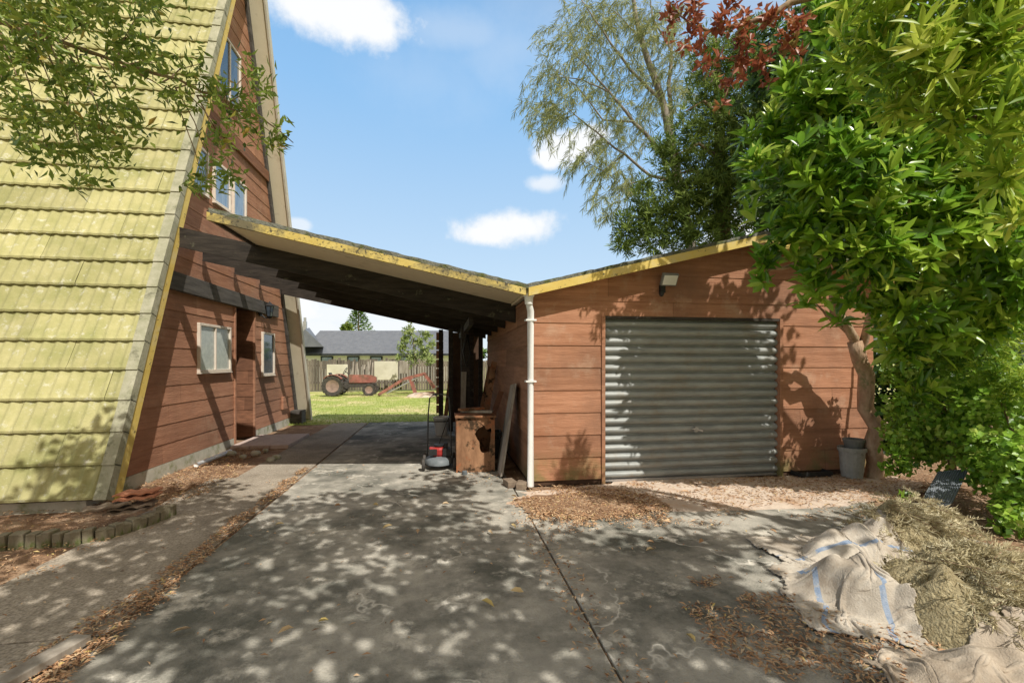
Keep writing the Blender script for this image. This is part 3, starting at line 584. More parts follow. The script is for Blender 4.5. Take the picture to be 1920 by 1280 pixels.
mb.box(cx-hw,cx-hw+.02,cy-hd+.002,cy+hd,0,hh).box(cx+hw-.02,cx+hw,cy-hd+.002,cy+hd,0,hh).box(cx-hw,cx+hw,cy+hd,cy+hd+.02,0,hh)
mb.build('carcass', mt['rustwood'], bx)
MB().box(cx-hw-.02,cx+hw+.02,cy-hd-.03,cy+hd+.03,hh+.002,hh+.03).build('top', mt['rustwood'], bx, bevel=.006)
for i, (dx_, a, l, z, mm, lb) in enumerate(((-.02,.15,.27,.805,'board_dark','dark red plank lying on the box, bottom of the pile'),(.04,-.3,.22,.84,'greywood','grey plank end lying across the middle of the pile on the box'),(-.05,.5,.19,.875,'rustwood','brown timber offcut topmost on the box'))):
    o = MB().obox((cx+dx_,cy-.05,z-.005), ((math.cos(a),math.sin(a),0),(-math.sin(a),math.cos(a),0),(0,0,1)), (l,.06,.016)).build('timber_offcut', mt[mm], bevel=.004); tag(o, lb, 'timber')
o = MB().extr([(.76,6.0,.02),(.78,6.62,.02),(1.0,6.72,1.20),(.985,6.25,1.24)], (.035,.0,.012)).build('leaning_board', mt['greywood'], bevel=.004); tag(o, 'grey weathered sheet of timber leaning on the garage side wall', 'board')
for i, (x0, y0, x1, y1, h, w, m2, lb) in enumerate(((.75,8.9,1.02,9.0,1.55,.12,'rustwood','tall brown plank leaning on the side wall behind the grey sheet'),(.7,9.4,1.0,9.6,1.45,.10,'rustwood','narrow plank leaning deep under the carport'),(.05,11.2,.2,11.6,1.2,.1,'rustwood','short plank leaning at the slatted end screen'),(.62,7.6,.99,7.7,1.05,.09,'board_dark','short dark red plank leaning behind the brown box'),(.38,9.0,.42,9.1,1.35,.10,'greywood','grey plank standing against the thick carport post'))):
    o = MB().beam((x0,y0,.02),(x1,y1,h),w,.03,up=(0,1,0)).build('leaning_plank', mt[m2]); tag(o, lb, 'plank')
o = MB().lathe((.55,8.55,0), [(0,.01),(.2,.01),(.2,.55),(.18,.57),(.18,.5),(0,.5)], 20).build('drum', mt['rubber'], smooth=False); tag(o, 'dark round drum under the carport beside the thick post', 'drum')
o = MB().tube([(.47,9.05,2.1),(.40,9.0,1.75),(.46,8.98,1.45),(.54,9.0,1.7),(.48,9.05,2.08)], .018, 7).build('hanging_rope', mt['black'], smooth=True); tag(o, 'loop of dark rope hanging on the thick carport post', 'rope')
kb = MB(); kb.box(.5,.95,7.2,7.55,.02,.05)
for (a0,a1,b0,b1) in ((.5,.95,7.2,7.225),(.5,.95,7.525,7.55),(.5,.525,7.225,7.525),(.925,.95,7.225,7.525)):
    kb.box(a0,a1,b0,b1,.05,.32).box(a0,a1,b0,b1,.36,.42)
o = kb.build('storage_crate', mt['black'], bevel=.004); tag(o, 'black slatted crate on the floor behind the brown box', 'crate')
for i,(x,y,a,m2,lb) in enumerate(((.83,5.62,.2,'oldtile','grey brown brick beside the foot of the downpipe, on the left'),(.96,5.50,-.3,'oldtile','brown brick touching the foot of the white downpipe'))):
    o = MB().obox((x,y,.04), ((math.cos(a),math.sin(a),0),(-math.sin(a),math.cos(a),0),(0,0,1)), (.06,.1,.038)).build('loose_brick', mt[m2], bevel=.006); tag(o, lb, 'brick')
bk_ = Vector((-.02,9.75,0)); bc = thing('bucket', 'white plastic bucket standing under the carport behind the mower', 'bucket', bk_)
MB().lathe(bk_+Vector((0,0,.01)), [(0,0),(.13,0),(.165,.35),(.175,.35),(.175,.38),(.16,.38),(.12,.02),(0,.02)], 20).build('pail', mt['white'], bc, smooth=True)
MB().tube([(bk_.x+.175*math.cos(t),bk_.y-.02,.38-.12*math.sin(t)) for t in np.linspace(0,3.14,12)], .005, 5).build('bail_handle', mt['galv'], bc)
mw = thing('lawn_mower', 'small push lawn mower with red engine and upright bar handle', 'lawn mower', (.0,6.75,0))
mx, my = -.05, 6.80
dk = MB(); pts = [(mx+.19*math.cos(t), my+.26*math.sin(t)) for t in np.linspace(0,6.283,24,endpoint=False)]
prof = [(1.08,.07),(1.05,.13),(.85,.155),(.4,.17),(0.01,.175)]; vs = []
for s_, z in prof: vs += [(mx+(x-mx)*s_, my+(y-my)*s_, z) for x,y in pts]
dk.add(vs, [(i*24+k,i*24+(k+1)%24,(i+1)*24+(k+1)%24,(i+1)*24+k) for i in range(4) for k in range(24)]).build('deck', mt['bluegrey'], mw, smooth=True)
MB().lathe((mx,my,.17), [(0,0),(.095,0),(.11,.03),(.11,.10),(.09,.125),(.04,.14),(0,.14)], 20).box(mx-.14,mx-.05,my-.08,my+.08,.19,.29).build('engine', mt['redshine'], mw, smooth=False, bevel=.005)
MB().box(mx+.05,mx+.16,my-.12,my+.02,.18,.29).lathe((mx,my,.312), [(.08,0),(.08,.02),(0,.03)], 14).box(mx-.15,mx-.03,my-.14,my-.08,.20,.28).tube([(mx+.1,my-.05,.28),(mx+.1,my-.05,.36)], .028, 10).build('engine_cover', mt['black'], mw)
for sx in (-1,1):
    for sy in (-1,1):
        c = Vector((mx+sx*.22, my+sy*.21, .085))
        w = MB().lathe(c, [(.04,-.02),(.075,-.022),(.085,-.012),(.085,.012),(.075,.022),(.04,.02)], 18, axis='x').build('wheel', mt['rubber'], mw, smooth=True)
        MB().lathe(c, [(0,-.024),(.045,-.018),(.045,.018),(0,.024)], 12, axis='x').build('hub', mt['pot'], w)
hb = MB()
for s in (-1,1): hb.tube([(mx+s*.18,my+.2,.12),(mx+s*.175,my+.33,.45),(mx+s*.17,my+.42,.76),(mx+s*.15,my+.46,.98),(mx+s*.1,my+.47,1.03),(mx,my+.47,1.04)], .011, 8)
hb.tube([(mx-.175,my+.38,.62),(mx+.175,my+.38,.62)], .009, 8); hb.build('handlebar', mt['tubing'], mw, smooth=True)
MB().tube([(mx+.0,my,.34),(mx+.1,my+.2,.6),(mx+.16,my+.4,.7),(mx+.14,my+.45,.9)], .005, 5).build('throttle_cable', mt['black'], mw)
o = MB().lathe((.30,6.28,.0), [(0,.003),(.035,.003),(.035,.05),(.03,.055),(0,.055)], 14).build('tin', mt['bluegrey'], smooth=False); tag(o, 'small blue grey tin on the concrete in front of the brown box', 'tin')

# ================================================================ LEFT CORNER
path = []
for i in range(10): path.append((-4.95+.205*i, 4.42+.02*math.sin(i)))
for i in range(6):
    t = i/5; path.append((-2.93+.2*math.sin(t*1.5), 4.50+.62*t))
P2 = [Vector((x,y,0)) for x,y in path]
proto = None
for i in range(len(P2)-1):
    a, b = P2[i], P2[i+1]; L_ = (b-a).length; s_ = 0
    while s_ < L_:
        p_ = a.lerp(b, s_/L_); ang = math.atan2((b-a).y, (b-a).x)
        if proto is None:
            o = MB().box(-.036,.036,-.05,.05,-.03,.105).build('edging_brick', mt['brick'], bevel=.008); proto = o
        else: o = proto.copy(); C.objects.link(o)
        o.location = (p_.x, p_.y, random.uniform(-.02,.01)); o.rotation_euler = (random.uniform(-.09,.09), random.uniform(-.08,.08), ang+random.uniform(-.12,.12))
        tag(o, 'mossy brick standing on end in the row edging the bed at the roof foot', 'brick', 'edging bricks below the tiled roof'); s_ += .083
for i, (dx_, dy_, a, m2, lb) in enumerate(((0,0,.1,'oldtile','grey roof tile at the bottom of the stack on the brick edging'),(.02,.03,.25,'oldtile','grey roof tile second from the bottom of the stack'),(-.14,-.08,.6,'oldtile','grey brown tile fragment jutting left from the stack'),(.03,.08,.15,'terra','terracotta roof tile topmost but one of the stack'),(.0,.13,.05,'terra','terracotta roof tile on top of the stack'))):
    c = (-3.0+dx_, 4.92+dy_, .11+.034*i); u = Vector((math.cos(a),math.sin(a),.05)); v = Vector((-math.sin(a),math.cos(a),-.02)); w_ = u.cross(v)
    mb = MB(); n = 14; vs = []
    for k in range(n+1):
        x = -.17+.34*k/n; zz = .008*math.cos(x*48)
        for yy_, t_ in ((-.10,0),(.10,0),(.10,.016),(-.10,.016)):
            vs.append(Vector(c)+u*x+v*yy_+w_*(zz+t_))
    fs = [(4*k+j,4*k+(j+1)%4,4*k+4+(j+1)%4,4*k+4+j) for k in range(n) for j in range(4)]+[(0,1,2,3),(4*n,4*n+1,4*n+2,4*n+3)]
    o = mb.add(vs, fs).build('stacked_tile', mt[m2]); tag(o, lb, 'roof tile')
a, b = G(165,1205), G(85,1279)
o = MB().beam(Vector((a.x-.02,a.y,.03)), Vector((b.x-.25,b.y-.35,.03)), .10, .045).build('timber_plank', mt['greywood'], bevel=.005); tag(o, 'grey timber plank lying on the path in the near left corner', 'plank')
a, b = G(368,876), G(432,850)
o = MB().tube([(a.x,a.y,.035),(a.lerp(b,.5).x,a.lerp(b,.5).y,.04),(b.x,b.y,.04)], .035, 12).build('drain_pipe', mt['white'], smooth=True); tag(o, 'short white plastic pipe lying in leaves along the house wall', 'pipe')
for i in range(7):
    q = G(random.uniform(430,520), random.uniform(845,865)); s = random.uniform(.05,.1)
    o = MB().lathe((q.x,q.y,0), [(s*.8,-.01),(s,s*.3),(s*.7,s*.7),(0,s*.8)], 8).build('garden_stone', mt['found'], smooth=True); tag(o, 'rounded stone in the leafy bed beside the entry paving', 'stone', 'stones in the bed by the entry')

# ================================================================ dry branches
def brush(name, label, cx, cy, rx, ry, n, zc, seed, ang=.4):
    rg = np.random.default_rng(seed); K = n; q = np.sqrt(rg.random(K)); a_ = rg.uniform(0,6.283,K)
    st = np.stack([cx+rx*q*np.cos(a_), cy+ry*q*np.sin(a_), zc*(1-q**2.2)+rg.uniform(-.02,.08,K)+.02],1)
    an = rg.normal(ang,1.3,K); dr = nrmz(np.stack([np.cos(an),-np.sin(an)*.8,rg.normal(.10,.28,K)],1))
    m = 30; t = np.linspace(0,1,m)[None,:,None]; Ls = rg.uniform(.08,.24,(K,1,1))
    base = st[:,None]+dr[:,None]*Ls*t-np.array([0,0,1.])*.05*t*t; base[...,2] = np.maximum(base[...,2], .015)
    sd = rg.normal(size=(K,m,3)); D = dr[:,None]*1.4+sd*.65
    root = thing(name, label, 'dry branches', (cx,cy,0))
    leaves('needle_sprays', base.reshape(-1,3), D.reshape(-1,3), rg.normal(size=(K*m,3)), rg.uniform(.025,.06,K*m), .006, L_straw, root, tint=np.clip(np.repeat(rg.normal(.5,.28,K),m)+rg.normal(0,.12,K*m),0,1))
    mb = MB()
    for i in range(0, K, 3): mb.tube([st[i], st[i]+dr[i]*Ls[i,0,0]*1.05-np.array([0,0,.05])], [.004,.002], 5)
    o_ = mb.build('twigs', mt['bark'], root); o_['kind'] = 'stuff'
brush('dry_branch_pile', 'heap of dry conifer branches spilling from the large striped sack', 3.22, 2.28, .47, .46, 950, .32, 3)
brush('dry_branch_pile', 'smaller heap of dry conifer branches on the rear sack', 3.96, 3.38, .52, .26, 320, .27, 4)

# ================================================================ pots, tray, panel on the right
pt = thing('plant_pot', 'large grey ribbed plant pot against the garage wall beside the tree trunk', 'plant pot', (5.45,5.3,0))
q = Vector((5.42,5.34,0)); MB().lathe(q, [(0,.01),(.12,.01),(.15,.36),(.165,.36),(.165,.41),(.15,.41),(.13,.08),(0,.08)], 22).build('pot_body', mt['potgrey'], pt, smooth=False)
o = MB().lathe(q+Vector((.03,0,.34)), [(.09,0),(.12,.15),(.13,.15),(.13,.18),(.11,.18),(.08,.05),(0,.05)], 20).build('plant_pot', mt['pot']); tag(o, 'smaller grey pot nested inside the large one by the trunk', 'plant pot')
q = G(1520,892); tr = MB(); tr.box(q.x-.24,q.x+.24,q.y-.1,q.y+.1,.012,.025); 
for s in (-1,1): tr.box(q.x-.24,q.x+.24,q.y+s*.1-.008,q.y+s*.1+.008,.025,.08); tr.box(q.x+s*.24-.008,q.x+s*.24+.008,q.y-.1,q.y+.1,.025,.078)
o = tr.build('seedling_tray', mt['black'], bevel=.004); tag(o, 'shallow black tray on the leafy dirt right of the roller door', 'tray')
c = [W(1722,948,4.6), W(1780,943,4.55), W(1820,888,5.0), W(1760,882,5.1)]
u = (c[1]-c[0]).normalized(); v = (c[3]-c[0]).normalized(); nn_ = u.cross(v).normalized(); cc = sum(c, Vector())/4
if nn_.y > 0: nn_ = -nn_
pn = thing('ridged_panel', 'small blue grey ridged panel tilted against the ivy', 'panel', (cc.x,cc.y,0))
MB().obox(cc, (u,v,nn_), ((c[1]-c[0]).length/2,(c[3]-c[0]).length/2,.01)).build('sheet', mt['panelgrey'], pn)
rb = MB()
for k in range(-6,7): rb.obox(cc+u*k*.024+nn_*.013, (v,u,nn_), ((c[3]-c[0]).length/2*.96,.006,.006))
rb.build('ridges', mt['bluegrey'], pn)

# ================================================================ BACKGROUND
fn = thing('paling_fence', 'grey timber paling fence across the far side of the lawn', 'fence', (-4,25,0))
pl = MB(); x = -16
while x < 3:
    w = .14; pl.box(x, x+w-.012, 24.98, 25.0, .05, 1.66+random.uniform(-.10,.06), random.random()); x += w
pl.build('palings', mt['fence'], fn); rl = MB(); rl.box(-16,3,25.01,25.06,.4,.5).box(-16,3,25.01,25.06,1.3,1.4); rl.build('rails', mt['fence'], fn)
for xx_ in np.arange(-15,3,2.4): MB().box(xx_,xx_+.12,24.86,24.97,0,1.75).build('fence_post', mt['fence'], fn)
def bgbox(px0,px1,py0,py1,d,th,name,mat,label,cat):
    a = W(px0,py1,d); b = W(px1,py0,d); o = MB().beam((a.x,a.y,(a.z+b.z)/2),(b.x,b.y,(a.z+b.z)/2),th,b.z-a.z).build(name, mat, bevel=.01); return tag(o,label,cat)
bgbox(613,652,683,707,22.9,.04,'sheet_panel',mt['panel'],'cream sheet panel propped on the fence behind the rear tractor wheel','panel')
bgbox(702,746,677,712,23.3,.04,'sheet_panel',mt['panel'],'cream sheet panel propped on the fence right of the leaning poles','panel')
bgbox(749,765,676,700,23.7,.04,'sheet_panel',mt['greywood'],'narrow grey sheet beside the right hand cream panel','panel')
for i in range(9):
    px = 655+i*5.5; o = MB().tube([W(px+random.uniform(-4,4),722,22.6), W(px+random.uniform(-4,8),676+random.uniform(-3,8),22.9)], .035, 6).build('leaning_pole', mt['greywood']); tag(o, 'rough pole leaning on the fence between the two cream panels', 'pole', 'poles leaning on the far fence')
T0 = W(664,741,21.2); T0.z = 0
trc = thing('tractor', 'old faded red farm tractor parked along the fence', 'tractor', T0)
tx = lambda x, y, z: (T0.x+x, T0.y+y, z)
def wheel(parent, c, r, w, name='wheel'):
    c = Vector(c); o = MB().lathe(c, [(r*.62,-w*.4),(r*.93,-w*.5),(r,-w*.35),(r,w*.35),(r*.93,w*.5),(r*.62,w*.4)], 26, axis='y').build(name, mt['rubber'], parent, smooth=False)
    t = MB()
    for k in range(20):
        a = 6.283*k/20; t.obox(c+Vector((math.cos(a)*r,0,math.sin(a)*r)), ((-math.sin(a),0,math.cos(a)),(0,1,0),(math.cos(a),0,math.sin(a))), (.03,w*.42,.025))
    t.build('tread', mt['rubber'], o); MB().lathe(c, [(0,-w*.2),(r*.3,-w*.22),(r*.63,-w*.38),(r*.63,w*.38),(r*.3,w*.22),(0,w*.2)], 20, axis='y').build('rim', mt['rimpaint'], o)
for s in (-1,1):
    wheel(trc, tx(-.80, s*.62, .46), .46, .26); wheel(trc, tx(.75, s*.5, .27), .27, .14)
MB().extr([tx(-.15,-.2,.62),tx(.95,-.2,.62),tx(1.0,-.2,.70),tx(.97,-.2,.84),tx(.8,-.2,.90),tx(-.15,-.2,.92)], (0,.40,0)).build('bonnet', mt['red'], trc, bevel=.04)
MB().box(*[v for p in ((T0.x+.96,T0.x+1.02),(T0.y-.16,T0.y+.16),(.58,.84)) for v in p]).build('grille', mt['rimpaint'], trc)
MB().extr([tx(-1.0,-.16,.36),tx(.8,-.16,.38),tx(.8,-.16,.58),tx(-.3,-.16,.60),tx(-1.0,-.16,.62)], (0,.32,0)).build('chassis', mt['rubber'], trc)
MB().tube([tx(.75,-.5,.27),tx(.75,.5,.27)], .04).build('axle', mt['red'], trc)
MB().tube([tx(-.80,-.6,.46),tx(-.80,.6,.46)], .07).build('axle', mt['red'], trc)
for s in (-1,1):
    MB().extr([tx(-.80+.52*math.cos(a), s*.62-.15, .46+.52*math.sin(a)) for a in np.linspace(.7,2.4,9)]+[tx(-.80+.49*math.cos(a), s*.62-.15, .46+.49*math.sin(a)) for a in np.linspace(2.4,.7,9)], (0,.3,0)).build('mudguard', mt['red'], trc)
MB().extr([tx(-1.0,-.2,.80),tx(-.62,-.2,.78),tx(-.62,-.2,.84),tx(-.95,-.2,.86),tx(-1.05,-.2,1.05),tx(-1.1,-.2,1.04)], (0,.4,0)).build('seat', mt['black'], trc)
MB().tube([tx(-.15,0,.9),tx(-.40,0,1.12)], .018).tube([tx(-.40+.08*math.sin(a),.19*math.cos(a),1.12+.15*math.sin(a)) for a in np.linspace(0,6.283,16)], .015, 6).build('steering_wheel', mt['black'], trc)
MB().tube([tx(.45,.1,.9),tx(.45,.1,1.2)], .025).build('exhaust', mt['rubber'], trc)
L0 = W(765,741,21.0); L0.z = 0
ld = thing('front_loader', 'detached red tractor loader frame with its arms on the grass right of the tractor', 'loader frame', L0)
lx = lambda x, y, z: (L0.x+x, L0.y+y, z)
for s in (-.4,.4):
    MB().beam(lx(-1.25,s,.08),lx(-.2,s,.75),.08,.12).beam(lx(-.2,s,.75),lx(.75,s,1.0),.08,.12).beam(lx(.75,s,1.0),lx(1.2,s,.35),.08,.12).build('lift_arm', mt['red'], ld)
    MB().tube([lx(-.9,s,.12),lx(.5,s,.85)], .035).build('hydraulic_ram', mt['galv'], ld); MB().beam(lx(.35,s,.06),lx(.1,s,.8),.07,.1).beam(lx(.35,s,.06),lx(1.2,s,.1),.07,.1).build('stand', mt['red'], ld)
for a_, b_ in (((.75,-.4,1.0),(.75,.4,1.0)), ((-1.25,-.4,.08),(-1.25,.4,.08))): MB().beam(lx(*a_),lx(*b_),.08,.08).build('cross_tube', mt['red'], ld)
MB().extr([lx(1.0,-.5,.02),lx(1.35,-.5,.02),lx(1.4,-.5,.4),lx(1.35,-.5,.4),lx(1.3,-.5,.07),lx(1.0,-.5,.07)], (0,1.0,0)).build('bucket_blade', mt['rubber'], ld)
hq = W(790,741,20.4); o = MB().lathe((hq.x,hq.y,0), [(.7,-.05),(.55,.08),(.3,.16),(0,.2)], 14).build('hay_heap', mt['dust'], smooth=True); tag(o,'low heap of dry cut grass below the red loader','hay heap',kind='stuff')
nb = thing('neighbour_house', 'single storey house with long charcoal metal roof beyond the fence', 'house', (-8,36,0))
e0 = W(560,663,33); e1 = W(900,663,33); r0 = W(600,620,37); r1 = W(905,620,37)
n = 150; vs = []
for i in range(n*2+1):
    t = i/(n*2); a = e0.lerp(e1,t); b = r0.lerp(r1,t); z = .03*(i%2); vs += [(a.x,a.y,a.z+z),(b.x,b.y,b.z+z)]
MB().add(vs, [(2*i,2*i+2,2*i+3,2*i+1) for i in range(n*2)]).build('roof', mt['slate'], nb)
MB().beam(e0-Vector((0,0,.06)),e1-Vector((0,0,.06)),.14,.16).build('gutter', mt['gutter'], nb)
wa, wb = e0+Vector((.2,.5,0)), e1+Vector((0,.5,0)); MB().beam((wa.x,wa.y,1.05),(wb.x,wb.y,1.05),.15,2.1).build('wall', mt['white'], nb)
for t in (.1,.25,.38,.55):
    a = wa.lerp(wb,t); b = wa.lerp(wb,t+.07); w = MB().beam((a.x,a.y-.1,1.5),(b.x,b.y-.1,1.5),.06,.9).build('window', mt['gutter'], nb); MB().beam((a.x+.1,a.y-.14,1.5),(b.x-.1,b.y-.14,1.5),.02,.75).build('pane', mt['glassblue'], w)
MB().add([W(545,650,31.5),W(572,617,31.5),W(607,650,31.5),W(545,650,36),W(580,614,36),W(607,650,36)], [(0,1,2),(0,1,4,3),(1,2,5,4)]).build('gable_roof', mt['slate'], nb)
c = W(572,614,34); MB().box(c.x-.12,c.x+.12,c.y-.12,c.y+.12,c.z-.6,c.z+.45).tube([(c.x,c.y,c.z+.4),(c.x,c.y,c.z+.75)], .1).build('chimney', mt['galv'], nb)

# ================================================================ TREES
def tree(name, label, cat, base, limbs, bark, crown, group=None):
    t = thing(name, label, cat, (base.x, base.y, 0), group); mb = MB()
    for pts, r0, r1 in limbs: limb(mb, pts, r0, r1, 8, min(.02, r0*.6))
    if limbs: mb.build('trunk', mt[bark], t, smooth=True)
    crown(t); return t
D = 14.0
cas = [(1080,25,45),(1130,5,45),(1190,20,50),(1060,75,45),(1110,90,40),(1160,60,45),(1030,130,35),(1075,140,40),(1040,180,38),(1012,200,25),(1090,185,38),(1140,150,38),(1190,115,38),(1230,75,45),(1065,228,28),(1115,235,35),(1170,205,38),(1220,165,40),(1098,285,26),(1150,265,34),(1082,300,18),(1128,322,26),(1170,300,30),(1205,240,36),(1130,365,22),(1158,350,24),(1150,395,14),(1192,345,28),(1240,130,40),(1210,40,45),(1255,20,50),(1120,40,40),(1250,200,35),(1275,90,45),(1290,160,40),(1020,240,16),(1045,205,22)]
def cas_crown(t):
    P, Dd = [], []
    for px,py,r in cas:
        for _ in range(int(r*.56)):
            c = np.array(W(px+random.gauss(0,r*.55), py+random.gauss(0,r*.55), D+random.uniform(-1.2,1.2))); v = np.array([random.gauss(0,1)-.6, random.gauss(0,.6), random.gauss(-.25,.4)]); v /= np.linalg.norm(v)
            m = 28; tt = np.linspace(0,1,m)[:,None]; P.append(c+v*tt*.45-np.array([0,0,.24])*tt**2); Dd.append(v*.6+R.normal(0,.42,(m,3))+np.array([0,0,-1.0])*tt-np.array([0,0,.3]))
    P = np.concatenate(P); Dd = np.concatenate(Dd); k = len(P)
    leaves('crown', P, Dd, R.normal(size=(k,3)), R.uniform(.15,.32,k), .0145, L_cas, t, droop=.2)
b = W(1330,700,D); b.z = 0
br = [([b, W(1300,480,D), W(1270,330,D), W(1245,200,D), W(1200,70,D), W(1180,-40,D)], .20, .05),
      ([W(1285,400,D), W(1240,290,13.6), W(1190,230,13.5), W(1140,170,13.5), W(1075,100,13.5)], .08, .015),
      ([W(1258,270,D), W(1255,160,14.4), W(1262,60,14.5), W(1250,-30,14.5)], .08, .03),
      ([W(1270,340,D), W(1220,330,13.7), W(1170,290,13.6), W(1120,250,13.6), W(1060,200,13.6)], .055, .012),
      ([W(1240,190,D), W(1180,130,14), W(1130,60,14), W(1090,0,14)], .055, .015), ([W(1190,230,13.5), W(1130,225,13.5), W(1080,160,13.5), W(1040,130,13.5)], .03, .01),
      ([W(1220,330,13.7), W(1180,345,13.6), W(1150,370,13.6)], .03, .01), ([W(1200,70,D), W(1150,20,14)], .03, .012), ([W(1262,100,14.4), W(1225,40,14.4), W(1215,-20,14.4)], .04, .015),
      ([W(1140,170,13.5), W(1090,150,13.4), W(1030,140,13.4)], .025, .008), ([W(1170,290,13.6), W(1130,320,13.6), W(1090,300,13.6)], .025, .008)]
tree('she_oak_tree', 'tall wispy pale green tree with drooping needles rising behind the garage', 'tree', b, br, 'bark_grey', cas_crown)
def leafcrown(blobs, dens, n, Ln, Wd, mat, big=False, spread=(.6,1.7), droop=.15, shell=.5, fold=.25, tshift=0, up=.45):
    def f(t):
        c, dr = blobpts(blobs, dens, shell=shell, up=up); P, Dd, Nn = rosettes(c, dr, n, spread); k = len(P)
        tn = np.clip(np.repeat(R.normal(.45+tshift,.2,len(c)), n)+R.normal(0,.13,k), 0, 1)
        leaves('crown', P, Dd, Nn, R.uniform(Ln*.65,Ln*1.2,k), R.uniform(Wd*.75,Wd*1.15,k), mat, t, tn, droop, fold, big)
    return f
b = W(1350,700,11.5); b.z = 0
con = [(1330,170,11.5,60),(1360,230,11.5,75),(1300,250,11.4,60),(1330,320,11.3,80),(1260,300,11.3,40),(1270,370,11.2,70),(1215,400,11,50),(1180,425,11,38),(1165,455,11,28),(1230,445,11,50),(1300,420,11,80),(1380,380,11.2,100),(1400,290,11.4,90),(1410,180,11.6,90),(1240,270,11.3,25),(1330,110,11.6,50),(1400,90,11.6,70),(1210,350,11.1,25)]
tree('conifer_tree', 'dense dark green conifer standing behind the garage roof ridge', 'tree', b, [([b, W(1355,400,11.5), W(1350,200,11.6), W(1340,80,11.6)], .25, .06)]+[([W(1355,y0,11.5), W(1355+dx_,y0-30,11.3), W(1355+dx_*2,y0-10,11.2)], .06, .015) for y0,dx_ in ((420,-70),(350,-60),(300,-45),(220,-35),(400,50))], 'bark', leafcrown(con, 85, 12, .20, .030, L_con, spread=(.3,1.3), shell=.3))
b = W(1800,700,9.5); b.z = 0
dk_ = [(1470,120,9.5,110),(1560,60,9.5,120),(1560,230,9.3,130),(1480,300,9.3,110),(1460,410,9.2,75),(1560,400,9.2,110),(1680,120,9.3,150),(1700,330,9,150),(1830,100,9,160),(1850,320,8.8,160),(1960,220,8.8,150),(1780,520,8.6,130),(1900,520,8.4,140),(1680,520,8.8,90),(1760,680,8.2,110),(1900,700,8,140),(1850,850,7.5,120),(1740,820,7.8,90),(1960,420,8.6,140),(1690,620,8.2,75),(1690,730,8.0,75),(1700,830,7.9,60)]
tree('evergreen_tree', 'dark evergreen tree mass filling the background behind the glossy shrub', 'tree', b, [([b, W(1790,500,9.4), W(1760,300,9.4), W(1720,120,9.4)], .25, .08), ([W(1790,500,9.4), W(1600,300,9.2), W(1500,150,9.4)], .12, .04), ([W(1760,300,9.4), W(1860,150,9.2)], .1, .04)], 'bark', leafcrown(dk_, 32, 9, .24, .085, L_dark, shell=.35))
gl = [(1450,235,4.7,38),(1425,315,4.7,38),(1408,250,4.8,20),(1402,390,4.8,16),(1505,300,4.5,66),(1545,190,4.5,72),(1485,150,4.7,38),(1600,330,4.3,92),(1495,420,4.6,56),(1440,475,4.8,30),(1425,520,4.9,14),(1560,450,4.5,66),(1530,530,4.7,38),(1505,560,4.9,18),(1640,450,4.4,82),(1620,555,4.8,42),(1690,560,4.6,54),(1740,430,4.4,90),(1840,430,4.3,90),(1900,520,4.3,76),(1760,560,4.5,68),(1630,220,4.4,84),(1700,300,4.4,86),(1575,595,5.1,18),(1700,640,4.9,42),(1660,615,5.2,24),(1760,640,4.7,42),(1850,330,4.3,84),(1780,250,4.4,84),(1690,150,4.5,76),(1590,110,4.5,62),(1555,50,4.6,52),(1850,600,4.5,46),(1720,720,5.0,28)]
b = Vector((5.72,5.34,0))
lb_ = [([b, W(1640,800,6.0), W(1622,700,5.9), W(1602,640,5.8)], .105, .085), ([W(1602,640,5.8), W(1570,580,5.5), W(1545,480,5.1), W(1520,380,4.9), W(1470,260,4.9)], .06, .02),
       ([W(1614,670,5.85), W(1640,560,5.6), W(1690,460,5.2), W(1710,300,4.8)], .055, .03), ([W(1545,480,5.1), W(1470,500,4.9), W(1430,520,4.9)], .03, .01), ([W(1690,460,5.2), W(1620,350,4.7), W(1560,220,4.7)], .04, .015),
       ([W(1690,460,5.2), W(1800,400,4.7), W(1880,380,4.5)], .05, .02), ([W(1602,640,5.8), W(1560,600,5.6), W(1530,570,5.4)], .03,.01), ([W(1520,380,4.9), W(1460,330,4.8), W(1420,320,4.8)], .02, .006), ([W(1710,300,4.8), W(1680,180,4.7), W(1600,110,4.6)], .03, .01)]
tree('glossy_leaf_tree', 'bright green glossy leafed tree with reddish leaning trunk at the garage corner', 'tree', b, lb_, 'bark_red', leafcrown(gl, 20, 8, .205, .066, L_gloss, True, (.35,1.35), .12, .45, tshift=.06, up=.85))
la = [(1650,80,3.2,80),(1740,70,3.0,100),(1850,60,2.9,100),(1700,175,3.2,60),(1790,200,3.0,75),(1900,190,2.9,85),(1880,310,3.0,55),(1640,-20,3.2,70),(1760,-30,3,80),(1900,-40,2.9,80),(1900,400,3.1,40)]
b = Vector((4.9,1.6,0))
tree('lance_leaf_tree', 'yellow green tree with long narrow leaves overhanging the top right', 'tree', b, [([b, Vector((4.8,1.7,2)), Vector((4.3,1.9,3.4)), W(1860,60,3.1), W(1740,60,3.1), W(1640,80,3.3)], .10, .01), ([Vector((4.3,1.9,3.4)), W(1900,200,3), W(1790,230,3.1), W(1700,200,3.3)], .035, .008), ([Vector((4.8,1.7,2)), W(1990,300,3), W(1880,310,3.1)], .035, .008)], 'bark', leafcrown(la, 11, 7, .18, .036, L_lance, True, (.4,1.3), .2, .25, up=.6))
rd_ = [(1262,25,4.4,40),(1300,60,4.4,42),(1345,40,4.4,44),(1400,50,4.3,46),(1450,25,4.3,44),(1390,110,4.4,46),(1330,110,4.4,38),(1475,85,4.3,46),(1355,190,4.4,18),(1365,150,4.4,28),(1430,110,4.3,40),(1300,10,4.4,44),(1380,0,4.4,44),(1280,90,4.4,26),(1500,40,4.2,42),(1440,150,4.4,26),(1250,60,4.5,18)]
b = Vector((7.2,2.9,0))
